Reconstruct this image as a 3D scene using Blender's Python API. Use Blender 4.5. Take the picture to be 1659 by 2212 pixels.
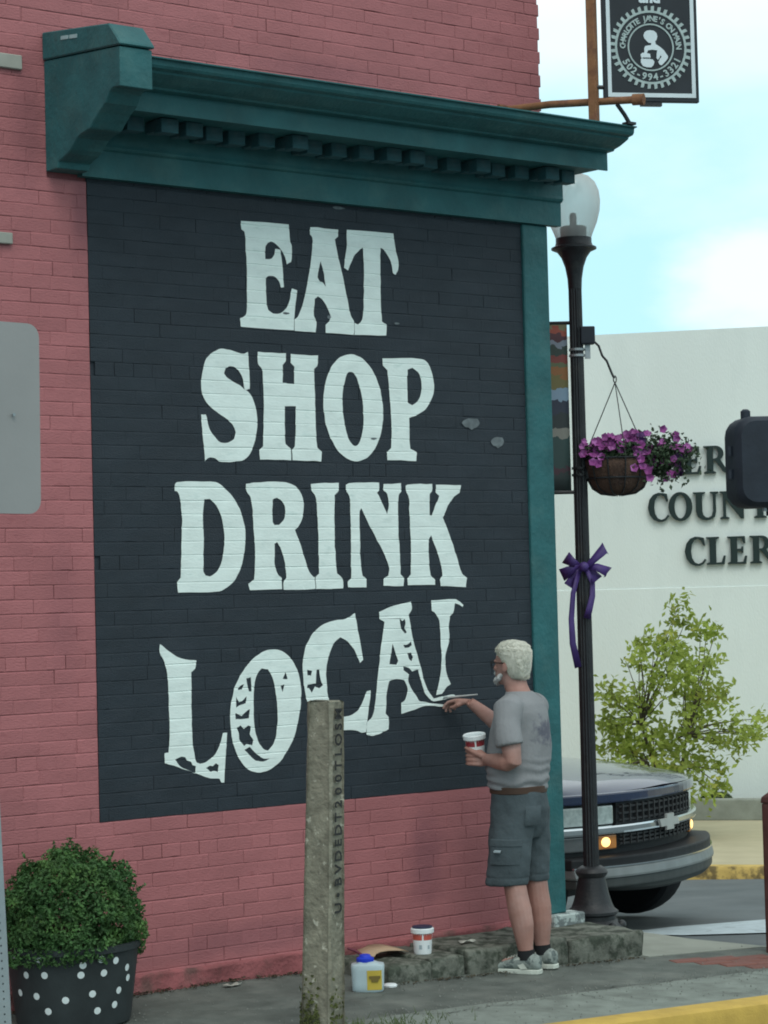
import bpy, bmesh, math, random
from mathutils import Vector, Matrix, noise
random.seed(7)
PI = math.pi
for o in list(bpy.data.objects): bpy.data.objects.remove(o)
scene = bpy.context.scene
COL = scene.collection

# ------------------------------------------------------------------ camera
cam_d = bpy.data.cameras.new('camera'); cam = bpy.data.objects.new('camera', cam_d); COL.objects.link(cam)
cam_d.sensor_fit = 'HORIZONTAL'; cam_d.sensor_width = 36.0; cam_d.lens = 36.0 * 5000.0 / 1659.0
cam_d.clip_start = 0.1; cam_d.clip_end = 3000
def _cam():
    a = math.atan(6370 / 5000.0); p = math.atan(180 / 5000.0); r = 0.0255
    fh = Vector((math.cos(a), math.sin(a), 0)); r0 = Vector((math.sin(a), -math.cos(a), 0)); u0 = Vector((0, 0, 1))
    f = fh * math.cos(p) + u0 * math.sin(p); up = -fh * math.sin(p) + u0 * math.cos(p)
    R = (r0 * math.cos(r) - up * math.sin(r)).normalized(); U = (up * math.cos(r) + r0 * math.sin(r)).normalized()
    m = Matrix(((R.x, U.x, -f.x, -5.85), (R.y, U.y, -f.y, -9.801), (R.z, U.z, -f.z, 1.927), (0, 0, 0, 1)))
    return m
cam.matrix_world = _cam()
scene.camera = cam

# ------------------------------------------------------------------ world, sun, exposure
SUN_EL, SUN_AZ = 52.0, 205.0     # azimuth: direction the light comes from, degrees clockwise from +Y
w = bpy.data.worlds.new("World"); scene.world = w; w.use_nodes = True
nt = w.node_tree; nt.nodes.clear()
N = nt.nodes.new; LK = nt.links.new
out = N('ShaderNodeOutputWorld'); bg = N('ShaderNodeBackground'); bg.inputs['Strength'].default_value = 0.1
PUFF = (0.7325, 0.6682, 0.1305)
sky = N('ShaderNodeTexSky'); sky.sky_type = 'NISHITA'; sky.sun_disc = False
sky.sun_elevation = math.radians(SUN_EL); sky.sun_rotation = math.radians(SUN_AZ); sky.air_density = 1.0; sky.dust_density = 1.5
tc = N('ShaderNodeTexCoord'); mp = N('ShaderNodeMapping'); mp.inputs['Scale'].default_value = (1.0, 1.0, 2.2); mp.inputs['Location'].default_value = (2.7, 1.1, 0.8)
nz = N('ShaderNodeTexNoise'); nz.inputs['Scale'].default_value = 4.0; nz.inputs['Detail'].default_value = 6; nz.inputs['Roughness'].default_value = 0.5
rp = N('ShaderNodeValToRGB'); rp.color_ramp.elements[0].position = 0.52; rp.color_ramp.elements[1].position = 0.72
rp.color_ramp.elements[0].color = (0.0, 0.0, 0.0, 1); rp.color_ramp.elements[1].color = (1, 1, 1, 1)
thin = N('ShaderNodeMixRGB'); thin.inputs[0].default_value = 0.88; thin.inputs[2].default_value = (4.95, 8.45, 9.4, 1)   # thin high veil over the blue
cl = N('ShaderNodeMixRGB'); cl.inputs[2].default_value = (8.6, 9.6, 9.8, 1)
LK(tc.outputs['Generated'], mp.inputs['Vector']); LK(mp.outputs[0], nz.inputs['Vector']); LK(nz.outputs['Fac'], rp.inputs['Fac'])
LK(sky.outputs[0], thin.inputs[1]); LK(thin.outputs[0], cl.inputs[1]); # cloud sheet thickening overhead, and one bank of cumulus low over the far street
sx = N('ShaderNodeSeparateXYZ'); LK(tc.outputs['Generated'], sx.inputs[0])
n2 = N('ShaderNodeTexNoise'); n2.inputs['Scale'].default_value = 22; n2.inputs['Detail'].default_value = 5; LK(mp.outputs[0], n2.inputs['Vector'])
def mth(op, a, b_=None, c_=None):
    m = N('ShaderNodeMath'); m.operation = op
    for i, q in enumerate((a, b_, c_)):
        if q is None: continue
        if isinstance(q, (int, float)): m.inputs[i].default_value = q
        else: LK(q, m.inputs[i])
    return m.outputs[0]
def rng(v, a, b_):
    m = N('ShaderNodeMapRange'); m.interpolation_type = 'SMOOTHSTEP'; m.inputs['From Min'].default_value = a; m.inputs['From Max'].default_value = b_; LK(v, m.inputs['Value']); return m.outputs[0]
high = rng(mth('MULTIPLY_ADD', nz.outputs['Fac'], 0.10, sx.outputs['Z']), 0.245, 0.305)
pm_ = N('ShaderNodeMapping'); pm_.inputs['Location'].default_value = (-PUFF[0] * 22, -PUFF[1] * 22, -PUFF[2] * 36); pm_.inputs['Scale'].default_value = (22, 22, 36); LK(tc.outputs['Generated'], pm_.inputs['Vector'])
ln_ = N('ShaderNodeVectorMath'); ln_.operation = 'LENGTH'; LK(pm_.outputs[0], ln_.inputs[0])
puff = rng(mth('MULTIPLY_ADD', n2.outputs['Fac'], 1.1, ln_.outputs['Value']), 1.80, 0.95)
LK(mth('MAXIMUM', mth('MAXIMUM', mth('MULTIPLY', rp.outputs['Color'], 0.7), high), mth('MULTIPLY', puff, 0.85)), cl.inputs[0])
LK(cl.outputs[0], bg.inputs['Color']); LK(bg.outputs[0], out.inputs['Surface'])
sd = bpy.data.lights.new('sun', 'SUN'); sd.energy = 0.8; sd.angle = math.radians(28); sd.color = (1.0, 0.97, 0.9)
sun = bpy.data.objects.new('sun', sd); COL.objects.link(sun)
_az = math.radians(SUN_AZ); _el = math.radians(SUN_EL)
_to = Vector((math.sin(_az) * math.cos(_el), math.cos(_az) * math.cos(_el), math.sin(_el)))
sun.rotation_euler = _to.to_track_quat('Z', 'Y').to_euler(); sun.location = (0, -5, 12)
vs = scene.view_settings
scene.display_settings.display_device = 'sRGB'
vs.view_transform = 'Standard'; vs.look = 'None'; vs.exposure = 0.27; vs.gamma = 1.0; vs.use_curve_mapping = False
scene.cycles.use_denoising = True
scene.cycles.filter_width = 1.9
scene.cycles.max_bounces = 6
scene.cycles.transparent_max_bounces = 12

# ------------------------------------------------------------------ helpers
def srgb(r, g, b):
    f = lambda c: (c / 12.92 if c <= 0.04045 else ((c + 0.055) / 1.055) ** 2.4)
    return (f(r / 255), f(g / 255), f(b / 255))
def mat(name, col, rough=0.8, var=0.15, scale=6.0, bump=0.0, bscale=80.0, col2=None, c2lo=0.55, c2hi=0.7, c2scale=3.0, metal=0.0, spec=0.3, coat=0.0, stretch=None):
    """Principled material: base colour with two noise scales, an optional second colour in patches, fine bump."""
    m = bpy.data.materials.new(name); m.use_nodes = True
    t = m.node_tree; b = t.nodes['Principled BSDF']; n = t.nodes.new; l = t.links.new
    b.inputs['Roughness'].default_value = rough; b.inputs['Metallic'].default_value = metal
    b.inputs['Specular IOR Level'].default_value = spec; b.inputs['Coat Weight'].default_value = coat
    c = n('ShaderNodeTexCoord'); vec = c.outputs['Object']
    if stretch:
        mm = n('ShaderNodeMapping'); mm.inputs['Scale'].default_value = stretch; l(vec, mm.inputs['Vector']); vec = mm.outputs[0]
    x = n('ShaderNodeTexNoise'); x.inputs['Scale'].default_value = scale; x.inputs['Detail'].default_value = 6; l(vec, x.inputs['Vector'])
    r = n('ShaderNodeMapRange'); r.inputs['From Min'].default_value = 0.3; r.inputs['From Max'].default_value = 0.7
    r.inputs['To Min'].default_value = 1 - var; r.inputs['To Max'].default_value = 1 + var; l(x.outputs['Fac'], r.inputs['Value'])
    base = n('ShaderNodeRGB'); base.outputs[0].default_value = (*col, 1); src = base.outputs[0]
    if col2:
        y = n('ShaderNodeTexNoise'); y.inputs['Scale'].default_value = c2scale; y.inputs['Detail'].default_value = 8; y.inputs['Roughness'].default_value = 0.62; l(vec, y.inputs['Vector'])
        q = n('ShaderNodeValToRGB'); q.color_ramp.elements[0].position = c2lo; q.color_ramp.elements[1].position = c2hi; l(y.outputs['Fac'], q.inputs['Fac'])
        k = n('ShaderNodeMixRGB'); l(q.outputs['Color'], k.inputs[0]); l(src, k.inputs[1]); k.inputs[2].default_value = (*col2, 1); src = k.outputs[0]
    mx = n('ShaderNodeMixRGB'); mx.blend_type = 'MULTIPLY'; mx.inputs[0].default_value = 1.0; l(src, mx.inputs[1]); l(r.outputs[0], mx.inputs[2])
    l(mx.outputs[0], b.inputs['Base Color'])
    if bump > 0:
        z = n('ShaderNodeTexNoise'); z.inputs['Scale'].default_value = bscale; z.inputs['Detail'].default_value = 5; l(vec, z.inputs['Vector'])
        bp = n('ShaderNodeBump'); bp.inputs['Strength'].default_value = bump; bp.inputs['Distance'].default_value = 0.01; l(z.outputs['Fac'], bp.inputs['Height']); l(bp.outputs[0], b.inputs['Normal'])
    return m

def translucent(m, k):
    """thin leaves let some light through"""
    t = m.node_tree; b = t.nodes['Principled BSDF']; o = t.nodes['Material Output']; tr = t.nodes.new('ShaderNodeBsdfTranslucent'); mx = t.nodes.new('ShaderNodeMixShader'); mx.inputs[0].default_value = k
    t.links.new(b.inputs['Base Color'].links[0].from_socket, tr.inputs[0]); t.links.new(b.outputs[0], mx.inputs[1]); t.links.new(tr.outputs[0], mx.inputs[2]); t.links.new(mx.outputs[0], o.inputs['Surface'])

class MB:
    """collects faces; build() links them as one mesh object"""
    def __init__(s): s.v = []; s.f = []; s.mi = []; s.cur = 0
    def add(s, vs, fs):
        k = len(s.v); s.v += [tuple(p) for p in vs]
        for f in fs: s.f.append(tuple(i + k for i in f)); s.mi.append(s.cur)
        return s
    def box(s, c, d, rot=None, taper=1.0):
        x, y, z = d[0] / 2, d[1] / 2, d[2] / 2
        P = [Vector((sx * x * (taper if sz > 0 else 1), sy * y * (taper if sz > 0 else 1), sz * z)) for sz in (-1, 1) for sy in (-1, 1) for sx in (-1, 1)]
        if rot is not None: P = [rot @ p for p in P]
        c = Vector(c)
        return s.add([p + c for p in P], [(0, 2, 3, 1), (4, 5, 7, 6), (0, 1, 5, 4), (2, 6, 7, 3), (0, 4, 6, 2), (1, 3, 7, 5)])
    def bbox(s, x0, x1, y0, y1, z0, z1):
        return s.box(((x0 + x1) / 2, (y0 + y1) / 2, (z0 + z1) / 2), (x1 - x0, y1 - y0, z1 - z0))
    def rings(s, R, closed=True, caps=True):
        n = len(R[0]); vs = [p for r in R for p in r]; fs = []
        for i in range(len(R) - 1):
            for j in range(n if closed else n - 1):
                a, b = i * n + j, i * n + (j + 1) % n
                fs.append((a, b, b + n, a + n))
        if caps and closed:
            fs.append(tuple(reversed(range(n)))); fs.append(tuple(range((len(R) - 1) * n, len(R) * n)))
        return s.add(vs, fs)
    def tube(s, pts, rad, n=10, caps=True):
        pts = [Vector(p) for p in pts]
        if not hasattr(rad, '__len__'): rad = [rad] * len(pts)
        R = []; up = None
        for i, p in enumerate(pts):
            t = (pts[min(i + 1, len(pts) - 1)] - pts[max(i - 1, 0)]).normalized()
            if up is None: up = Vector((0, 0, 1)) if abs(t.z) < 0.9 else Vector((0, 1, 0))
            u = (up - t * up.dot(t))
            u = u.normalized() if u.length > 1e-6 else t.orthogonal().normalized()
            v = t.cross(u); up = u
            R.append([p + (u * math.cos(2 * PI * k / n) + v * math.sin(2 * PI * k / n)) * rad[i] for k in range(n)])
        return s.rings(R, True, caps)
    def lathe(s, prof, c=(0, 0, 0), n=24, caps=True):
        c = Vector(c)
        return s.rings([[c + Vector((r * math.cos(2 * PI * k / n), r * math.sin(2 * PI * k / n), z)) for k in range(n)] for r, z in prof], True, caps)
    def loft(s, rs, n=20, pw=2.0):
        """rs: (cx, cy, cz, ax, ay[, tilt]) ellipses stacked in z"""
        R = []
        for q in rs:
            cx, cy, cz, ax, ay = q[:5]; tl = q[5] if len(q) > 5 else 0
            r = []
            for k in range(n):
                a = 2 * PI * k / n; ca, sa = math.cos(a), math.sin(a)
                x = ax * math.copysign(abs(ca) ** (2 / pw), ca); y = ay * math.copysign(abs(sa) ** (2 / pw), sa)
                r.append(Vector((cx + x, cy + y, cz + tl * y)))
            R.append(r)
        return s.rings(R)
    def ell(s, c, r, n=12, m=8, rot=None):
        c = Vector(c); R = []
        for i in range(m + 1):
            th = -PI / 2 + PI * (i + 0.02) / (m + 0.04); ring = []
            for k in range(n):
                p = Vector((r[0] * math.cos(th) * math.cos(2 * PI * k / n), r[1] * math.cos(th) * math.sin(2 * PI * k / n), r[2] * math.sin(th)))
                ring.append(c + (rot @ p if rot is not None else p))
            R.append(ring)
        return s.rings(R)
    def prism(s, poly, x0, x1, axis='x'):
        """extrude a 2-D outline; axis x: outline is (y,z); axis y: outline is (x,z)"""
        n = len(poly)
        mk = (lambda q, t: (t, q[0], q[1])) if axis == 'x' else ((lambda q, t: (q[0], t, q[1])) if axis == 'y' else (lambda q, t: (q[0], q[1], t)))
        return s.rings([[mk(q, x0) for q in poly], [mk(q, x1) for q in poly]])
    def mesh(s, name):
        me = bpy.data.meshes.new(name); me.from_pydata([tuple(p) for p in s.v], [], s.f); me.update()
        bm = bmesh.new(); bm.from_mesh(me); bmesh.ops.recalc_face_normals(bm, faces=bm.faces); bm.to_mesh(me); bm.free()
        return me
    def build(s, name, mats, parent=None, smooth=False, bevel=0.0, seg=2, keep=False):
        if keep:
            me = bpy.data.meshes.new(name); me.from_pydata([tuple(p) for p in s.v], [], s.f); me.update()
        else: me = s.mesh(name)
        if not isinstance(mats, (list, tuple)): mats = [mats]
        for m in mats: me.materials.append(m)
        if len(mats) > 1: me.polygons.foreach_set('material_index', s.mi)
        if bevel > 0:
            bm = bmesh.new(); bm.from_mesh(me)
            es = [e for e in bm.edges if len(e.link_faces) == 2 and e.calc_face_angle(0) > 0.5]
            bmesh.ops.bevel(bm, geom=es, offset=bevel, segments=seg, profile=0.6, affect='EDGES', clamp_overlap=True)
            bm.to_mesh(me); bm.free()
        return link(name, me, parent, smooth)
def smooth_mesh(me, ang=40):
    me.polygons.foreach_set('use_smooth', [True] * len(me.polygons))
    try: me.set_sharp_from_angle(angle=math.radians(ang))
    except Exception: pass
def link(name, me, parent=None, smooth=False):
    if smooth: smooth_mesh(me, 180 if smooth == 'all' else 40)
    o = bpy.data.objects.new(name, me); COL.objects.link(o)
    if parent is not None: o.parent = parent
    return o
def thing(name, label, cat, loc=(0, 0, 0), rz=0.0, group=None):
    o = bpy.data.objects.new(name, None); o.empty_display_size = 0.1; COL.objects.link(o)
    o.location = loc; o.rotation_euler = (0, 0, rz); o['label'] = label; o['category'] = cat
    if group: o['group'] = group
    return o
def tag(o, label, cat, group=None):
    o['label'] = label; o['category'] = cat
    if group: o['group'] = group
    return o
def evald(o):
    dg = bpy.context.evaluated_depsgraph_get(); dg.update()
    return bpy.data.meshes.new_from_object(o.evaluated_get(dg))
def remesh(mb, name, voxel, smooth=6, mats=(), parent=None, lumps=0.0, lscale=12.0, sub=0):
    """fuse a set of overlapping closed shapes into one continuous surface"""
    t = bpy.data.objects.new('tmp', mb.mesh('tmp')); COL.objects.link(t)
    r = t.modifiers.new('r', 'REMESH'); r.mode = 'VOXEL'; r.voxel_size = voxel
    if smooth: q = t.modifiers.new('s', 'SMOOTH'); q.iterations = smooth; q.factor = 0.5
    me = evald(t); tm = t.data; bpy.data.objects.remove(t); bpy.data.meshes.remove(tm)
    if lumps:
        me.update(); nr = [v.normal.copy() for v in me.vertices]
        for v, n_ in zip(me.vertices, nr):
            v.co += n_ * lumps * (noise.noise(v.co * lscale) + 0.5 * noise.noise(v.co * lscale * 2.3))
        me.update()
    me.materials.clear()
    for m in mats: me.materials.append(m)
    me.name = name
    return link(name, me, parent, 'all')
def outline_mesh(loops, depth=0.0, bevel=0.0):
    """filled 2-D outline with holes (local x, y), optional thickness"""
    cu = bpy.data.curves.new('tmp', 'CURVE'); cu.dimensions = '2D'; cu.fill_mode = 'BOTH' if depth else 'FRONT'; cu.extrude = depth / 2
    for lp in loops:
        sp = cu.splines.new('POLY'); sp.points.add(len(lp) - 1); sp.use_cyclic_u = True
        for p, q in zip(sp.points, lp): p.co = (q[0], q[1], 0, 1)
    o = bpy.data.objects.new('tmp', cu); COL.objects.link(o); me = evald(o)
    bpy.data.objects.remove(o); bpy.data.curves.remove(cu)
    return me
def text_mesh(txt, size, depth=0.0, align='CENTER', offset=0.0, shear=0.0):
    cu = bpy.data.curves.new('tmp', 'FONT'); cu.body = txt; cu.size = size; cu.extrude = depth / 2; cu.align_x = align; cu.offset = offset; cu.shear = shear
    cu.resolution_u = 3
    o = bpy.data.objects.new('tmp', cu); COL.objects.link(o); me = evald(o)
    bpy.data.objects.remove(o); bpy.data.curves.remove(cu)
    return me
def clean(me, m):
    me.materials.clear(); me.materials.append(m); return me
def xform(me, M):
    me.transform(M); me.update(); return me

# ------------------------------------------------------------------ ground heights
def walk_z(x, y):
    """pavement: falls gently along the wall to the corner and towards the kerb"""
    return -0.037 * max(0.0, x - 0.8) + 0.02 * min(0.0, y) * 1.0
FH = (0.6175, 0.7866)
def road_z(x, y):
    s = (x + 5.85) * FH[0] + (y + 9.801) * FH[1]
    return -0.235 - 0.06 * max(0.0, s - 14.2) if s < 22 else -0.235 - 0.06 * 7.8 - 0.01 * min(s - 22, 40)
LETTERS = [('E',[[(946,3881),(1253,3885),(1258,3802),(1270,3757),(1261,3688),(1233,3674),(1222,3709),(1205,3740),(1171,3771),(1140,3786),(1113,3779),(1098,3754),(1096,3692),(1128,3694),(1149,3710),(1162,3749),(1194,3747),(1203,3678),(1210,3553),(1191,3548),(1177,3583),(1153,3603),(1120,3605),(1096,3592),(1096,3528),(1097,3463),(1109,3426),(1140,3409),(1184,3413),(1221,3441),(1244,3480),(1262,3547),(1295,3543),(1285,3474),(1274,3402),(1269,3328),(930,3328),(927,3374),(956,3388),(968,3408),(974,3521),(975,3662),(974,3792),(968,3825),(949,3837)]]),
('A',[[(1392,3882),(1577,3884),(1576,3846),(1554,3829),(1568,3752),(1600,3632),(1626,3512),(1646,3428),(1667,3393),(1665,3325),(1477,3326),(1477,3370),(1501,3390),(1511,3417),(1490,3462),(1458,3502),(1430,3516),(1410,3502),(1402,3415),(1416,3377),(1411,3325),(1274,3326),(1275,3386),(1296,3402),(1325,3458),(1357,3556),(1383,3666),(1405,3801),(1402,3828),(1389,3842)],[(1453,3707),(1430,3616),(1445,3598),(1464,3592),(1483,3569),(1469,3660)]]),
('T',[[(1633,3888),(1952,3891),(1963,3817),(1982,3732),(1979,3692),(1961,3668),(1941,3674),(1931,3728),(1905,3773),(1877,3799),(1859,3807),(1856,3723),(1853,3513),(1858,3405),(1892,3390),(1884,3330),(1669,3326),(1671,3389),(1694,3379),(1716,3398),(1729,3433),(1741,3605),(1742,3799),(1719,3787),(1679,3748),(1647,3690),(1636,3669),(1609,3682),(1618,3731),(1631,3805)]]),
('S',[[(973,3200),(945,3190),(905,3194),(856,3206),(807,3210),(758,3193),(715,3156),(690,3097),(678,3027),(686,2967),(716,2922),(770,2885),(825,2854),(866,2820),(885,2783),(874,2748),(836,2728),(787,2731),(746,2763),(719,2809),(703,2872),(673,2867),(678,2796),(685,2715),(691,2632),(715,2649),(746,2649),(780,2632),(847,2630),(918,2638),(970,2674),(1003,2743),(1019,2816),(1017,2892),(991,2966),(942,3011),(887,3040),(841,3061),(820,3085),(828,3111),(861,3123),(900,3112),(930,3072),(948,3002),(978,3009),(976,3109)]]),
('H',[[(1033,3203),(1214,3204),(1213,3162),(1191,3141),(1188,3048),(1261,3046),(1266,3138),(1242,3158),(1243,3203),(1421,3201),(1416,3150),(1393,3129),(1395,3005),(1397,2766),(1403,2714),(1431,2694),(1426,2642),(1239,2645),(1240,2703),(1258,2721),(1269,2930),(1199,2927),(1195,2809),(1197,2726),(1232,2705),(1230,2645),(1032,2646),(1030,2696),(1055,2713),(1063,2923),(1060,3112),(1035,3141)]]),
('O',[[(1850,2939),(1847,2874),(1835,2813),(1813,2757),(1783,2711),(1746,2676),(1704,2654),(1660,2646),(1615,2653),(1572,2673),(1533,2706),(1500,2751),(1474,2804),(1457,2864),(1450,2927),(1452,2990),(1464,3050),(1485,3105),(1514,3152),(1550,3187),(1591,3210),(1635,3219),(1680,3214),(1724,3195),(1763,3162),(1797,3117),(1824,3064),(1842,3003)],[(1715,2929),(1715,2877),(1710,2829),(1701,2788),(1688,2756),(1672,2736),(1655,2729),(1637,2735),(1619,2754),(1604,2785),(1591,2826),(1582,2873),(1577,2924),(1577,2976),(1582,3023),(1591,3065),(1604,3097),(1619,3117),(1637,3124),(1655,3118),(1672,3099),(1688,3068),(1701,3027),(1710,2980)]]),
('P',[[(1855,3206),(2124,3215),(2171,3192),(2201,3127),(2211,3058),(2188,2995),(2143,2938),(2081,2905),(2030,2888),(2027,2804),(2031,2720),(2074,2700),(2070,2654),(1868,2656),(1870,2702),(1899,2720),(1906,2838),(1896,3023),(1887,3145),(1857,3166)],[(2026,3151),(2061,3162),(2102,3138),(2122,3080),(2117,3028),(2092,2983),(2054,2958),(2022,2971),(2020,3064)]]),
('D',[[(506,2513),(520,2523),(719,2528),(781,2512),(842,2466),(897,2391),(925,2303),(929,2221),(910,2128),(873,2047),(822,1996),(759,1968),(509,1968),(506,2022),(527,2041),(534,2155),(544,2327),(535,2441),(522,2473),(505,2481)],[(682,2436),(716,2440),(757,2402),(790,2327),(797,2234),(784,2141),(755,2078),(712,2049),(678,2050),(665,2073),(672,2234),(670,2361)]]),
('R',[[(940,2519),(986,2526),(1173,2530),(1245,2514),(1288,2475),(1304,2422),(1296,2350),(1271,2303),(1245,2281),(1280,2196),(1313,2100),(1337,2052),(1360,2032),(1367,2033),(1366,1969),(1163,1969),(1165,2008),(1183,2031),(1175,2102),(1155,2173),(1129,2218),(1113,2209),(1110,2114),(1123,2055),(1154,2031),(1153,1972),(948,1972),(942,2003),(978,2026),(986,2151),(980,2327),(969,2444),(942,2481)],[(1105,2438),(1134,2447),(1170,2427),(1186,2386),(1174,2338),(1144,2305),(1115,2305),(1102,2327)]]),
('I',[[(1356,2524),(1540,2531),(1534,2485),(1510,2462),(1503,2326),(1504,2146),(1513,2050),(1542,2028),(1552,2013),(1548,1968),(1370,1968),(1372,2033),(1393,2052),(1395,2207),(1392,2386),(1383,2458),(1359,2484)]]),
('N',[[(1585,2520),(1611,2530),(1810,2534),(1809,2494),(1794,2479),(1822,2436),(1859,2363),(1873,2412),(1862,2471),(1840,2489),(1841,2525),(1961,2531),(1960,2489),(1940,2465),(1935,2289),(1941,2105),(1942,2038),(1965,2016),(1959,1976),(1823,1978),(1824,2013),(1856,2033),(1865,2069),(1836,2143),(1777,2241),(1719,2332),(1684,2396),(1674,2375),(1670,2229),(1673,2096),(1682,2035),(1709,2017),(1707,1974),(1583,1973),(1582,2004),(1605,2024),(1611,2205),(1611,2387),(1608,2459),(1587,2486)]]),
('K',[[(1992,2517),(2013,2526),(2177,2530),(2176,2490),(2159,2470),(2155,2357),(2170,2356),(2201,2420),(2227,2463),(2203,2483),(2205,2526),(2383,2525),(2373,2483),(2323,2451),(2276,2395),(2247,2345),(2292,2251),(2337,2138),(2374,2038),(2409,2012),(2401,1962),(2218,1971),(2216,2006),(2236,2027),(2222,2102),(2188,2189),(2161,2249),(2146,2227),(2142,2103),(2151,2028),(2182,2006),(2178,1978),(1987,1979),(1988,2014),(2013,2037),(2018,2203),(2013,2388),(2011,2462),(1996,2487)]]),
('L',[[(395,1712),(417,1697),(490,1649),(550,1630),(611,1622),(604,1582),(580,1566),(576,1412),(575,1264),(585,1161),(598,1115),(618,1102),(659,1111),(708,1142),(744,1197),(763,1251),(788,1252),(780,1160),(770,1080),(763,998),(746,999),(733,1020),(664,1030),(610,1051),(529,1079),(449,1107),(409,1118),(410,1169),(434,1172),(442,1271),(441,1441),(434,1566),(415,1635),(394,1675)],[(469,1132),(510,1145),(533,1141),(541,1126),(564,1119),(573,1102),(594,1092),(589,1056),(545,1076),(502,1098)],[(652,1080),(677,1089),(696,1085),(715,1098),(732,1089),(727,1055),(703,1062),(681,1058)]]),
('O',[[(1097,1662),(1161,1642),(1218,1587),(1252,1509),(1259,1426),(1246,1321),(1206,1205),(1146,1115),(1072,1055),(986,1035),(915,1054),(861,1109),(821,1204),(810,1297),(815,1389),(843,1480),(894,1559),(960,1620),(1032,1656)],[(1015,1568),(1051,1562),(1078,1516),(1097,1434),(1106,1339),(1099,1246),(1075,1177),(1039,1145),(1006,1158),(972,1213),(957,1289),(956,1394),(964,1486),(986,1544)],[(848,1428),(866,1400),(886,1409),(912,1428),(908,1394),(875,1386),(848,1373)],[(839,1344),(881,1330),(913,1355),(931,1362),(923,1316),(880,1314),(841,1314)],[(848,1272),(872,1282),(893,1260),(916,1280),(936,1273),(927,1233),(948,1202),(941,1174),(905,1185),(891,1177),(863,1207),(860,1242)],[(893,1156),(926,1167),(967,1131),(1002,1106),(1052,1101),(1001,1090),(959,1097)],[(920,1486),(914,1518),(944,1524),(944,1452),(928,1451)],[(859,1462),(878,1484),(899,1491),(887,1466)],[(1143,1508),(1162,1541),(1173,1507)],[(1127,1471),(1153,1480),(1141,1441)]]),
('C',[[(1624,1837),(1640,1758),(1672,1588),(1652,1571),(1632,1608),(1610,1648),(1569,1688),(1525,1711),(1479,1681),(1442,1609),(1425,1526),(1426,1466),(1433,1406),(1453,1343),(1497,1304),(1539,1292),(1595,1303),(1641,1333),(1690,1418),(1717,1423),(1706,1345),(1678,1202),(1645,1200),(1607,1215),(1539,1219),(1480,1225),(1413,1252),(1341,1306),(1299,1377),(1280,1461),(1273,1579),(1293,1661),(1332,1725),(1400,1777),(1490,1801),(1565,1808)],[(1301,1549),(1333,1541),(1325,1518),(1303,1519)],[(1363,1546),(1378,1546),(1388,1486),(1402,1465),(1378,1450),(1346,1458),(1327,1429),(1310,1453),(1298,1454),(1302,1469),(1354,1475)]]),
('A',[[(1788,1839),(1890,1871),(2008,1889),(2011,1846),(1991,1819),(2013,1698),(2053,1572),(2084,1462),(2118,1393),(2149,1360),(2221,1367),(2286,1374),(2312,1363),(2253,1353),(2160,1345),(2128,1353),(2091,1390),(2069,1444),(2043,1519),(2006,1512),(1980,1534),(1944,1541),(1944,1523),(1979,1497),(1973,1467),(1992,1423),(2030,1376),(2048,1350),(2089,1341),(2220,1322),(2333,1317),(2342,1306),(2219,1310),(2089,1321),(1983,1297),(1922,1287),(1922,1344),(1951,1364),(1969,1418),(1947,1468),(1892,1477),(1845,1466),(1828,1412),(1815,1294),(1833,1272),(1834,1211),(1774,1189),(1720,1180),(1682,1189),(1684,1250),(1724,1284),(1749,1367),(1769,1500),(1797,1656),(1822,1787),(1788,1803)],[(1875,1666),(1848,1557),(1895,1551),(1909,1570)],[(1926,1799),(1946,1786),(1962,1798),(1965,1773),(1958,1749),(1972,1724),(1960,1717),(1939,1747)],[(1948,1657),(1977,1660),(2002,1674),(2005,1652),(1982,1643),(1957,1641)],[(1975,1611),(2000,1615),(2012,1588),(1999,1566),(1983,1581)]]),
('L',[[(2151,1892),(2320,1896),(2353,1882),(2378,1862),(2371,1852),(2346,1867),(2318,1874),(2303,1820),(2280,1805),(2270,1740),(2270,1665),(2249,1616),(2238,1567),(2248,1486),(2275,1431),(2242,1412),(2219,1394),(2206,1380),(2167,1377),(2188,1439),(2211,1543),(2211,1643),(2203,1779),(2176,1823),(2154,1836)]])]
# ------------------------------------------------------------------ materials
M = {}
M['walk'] = mat('pavement_asphalt', (0.105, 0.12, 0.108), 0.95, 0.24, 5.0, 0.6, 120, col2=(0.155, 0.17, 0.152), c2lo=0.46, c2hi=0.7, c2scale=3.5)
M['walk_light'] = mat('pavement_concrete', (0.2, 0.23, 0.205), 0.92, 0.16, 9.0, 0.5, 120, col2=(0.125, 0.14, 0.125), c2lo=0.5, c2hi=0.75, c2scale=5)
M['pad'] = mat('corner_concrete', (0.27, 0.29, 0.25), 0.92, 0.1, 4.0, 0.3, 120, col2=(0.2, 0.21, 0.18), c2lo=0.55, c2hi=0.8)
M['yellow'] = mat('yellow_kerb_paint', (0.5, 0.34, 0.075), 0.75, 0.12, 9.0, 0.3, 90, col2=(0.34, 0.23, 0.06), c2lo=0.55, c2hi=0.72, c2scale=5)
M['road'] = mat('asphalt', (0.105, 0.125, 0.13), 0.92, 0.12, 2.0, 0.4, 140, col2=(0.14, 0.16, 0.165), c2lo=0.45, c2hi=0.7, c2scale=0.6)
M['stripe'] = mat('road_paint', (0.42, 0.5, 0.53), 0.8, 0.12, 12, 0.2, 90, col2=(0.2, 0.23, 0.24), c2lo=0.6, c2hi=0.7, c2scale=9)
M['tan_walk'] = mat('tan_pavement', (0.44, 0.40, 0.27), 0.9, 0.08, 3, 0.2, 80)
M['far_yellow'] = mat('worn_yellow_paint', (0.5, 0.36, 0.11), 0.8, 0.15, 9, 0.2, 80, col2=(0.16, 0.12, 0.05), c2lo=0.5, c2hi=0.6, c2scale=6)
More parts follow.
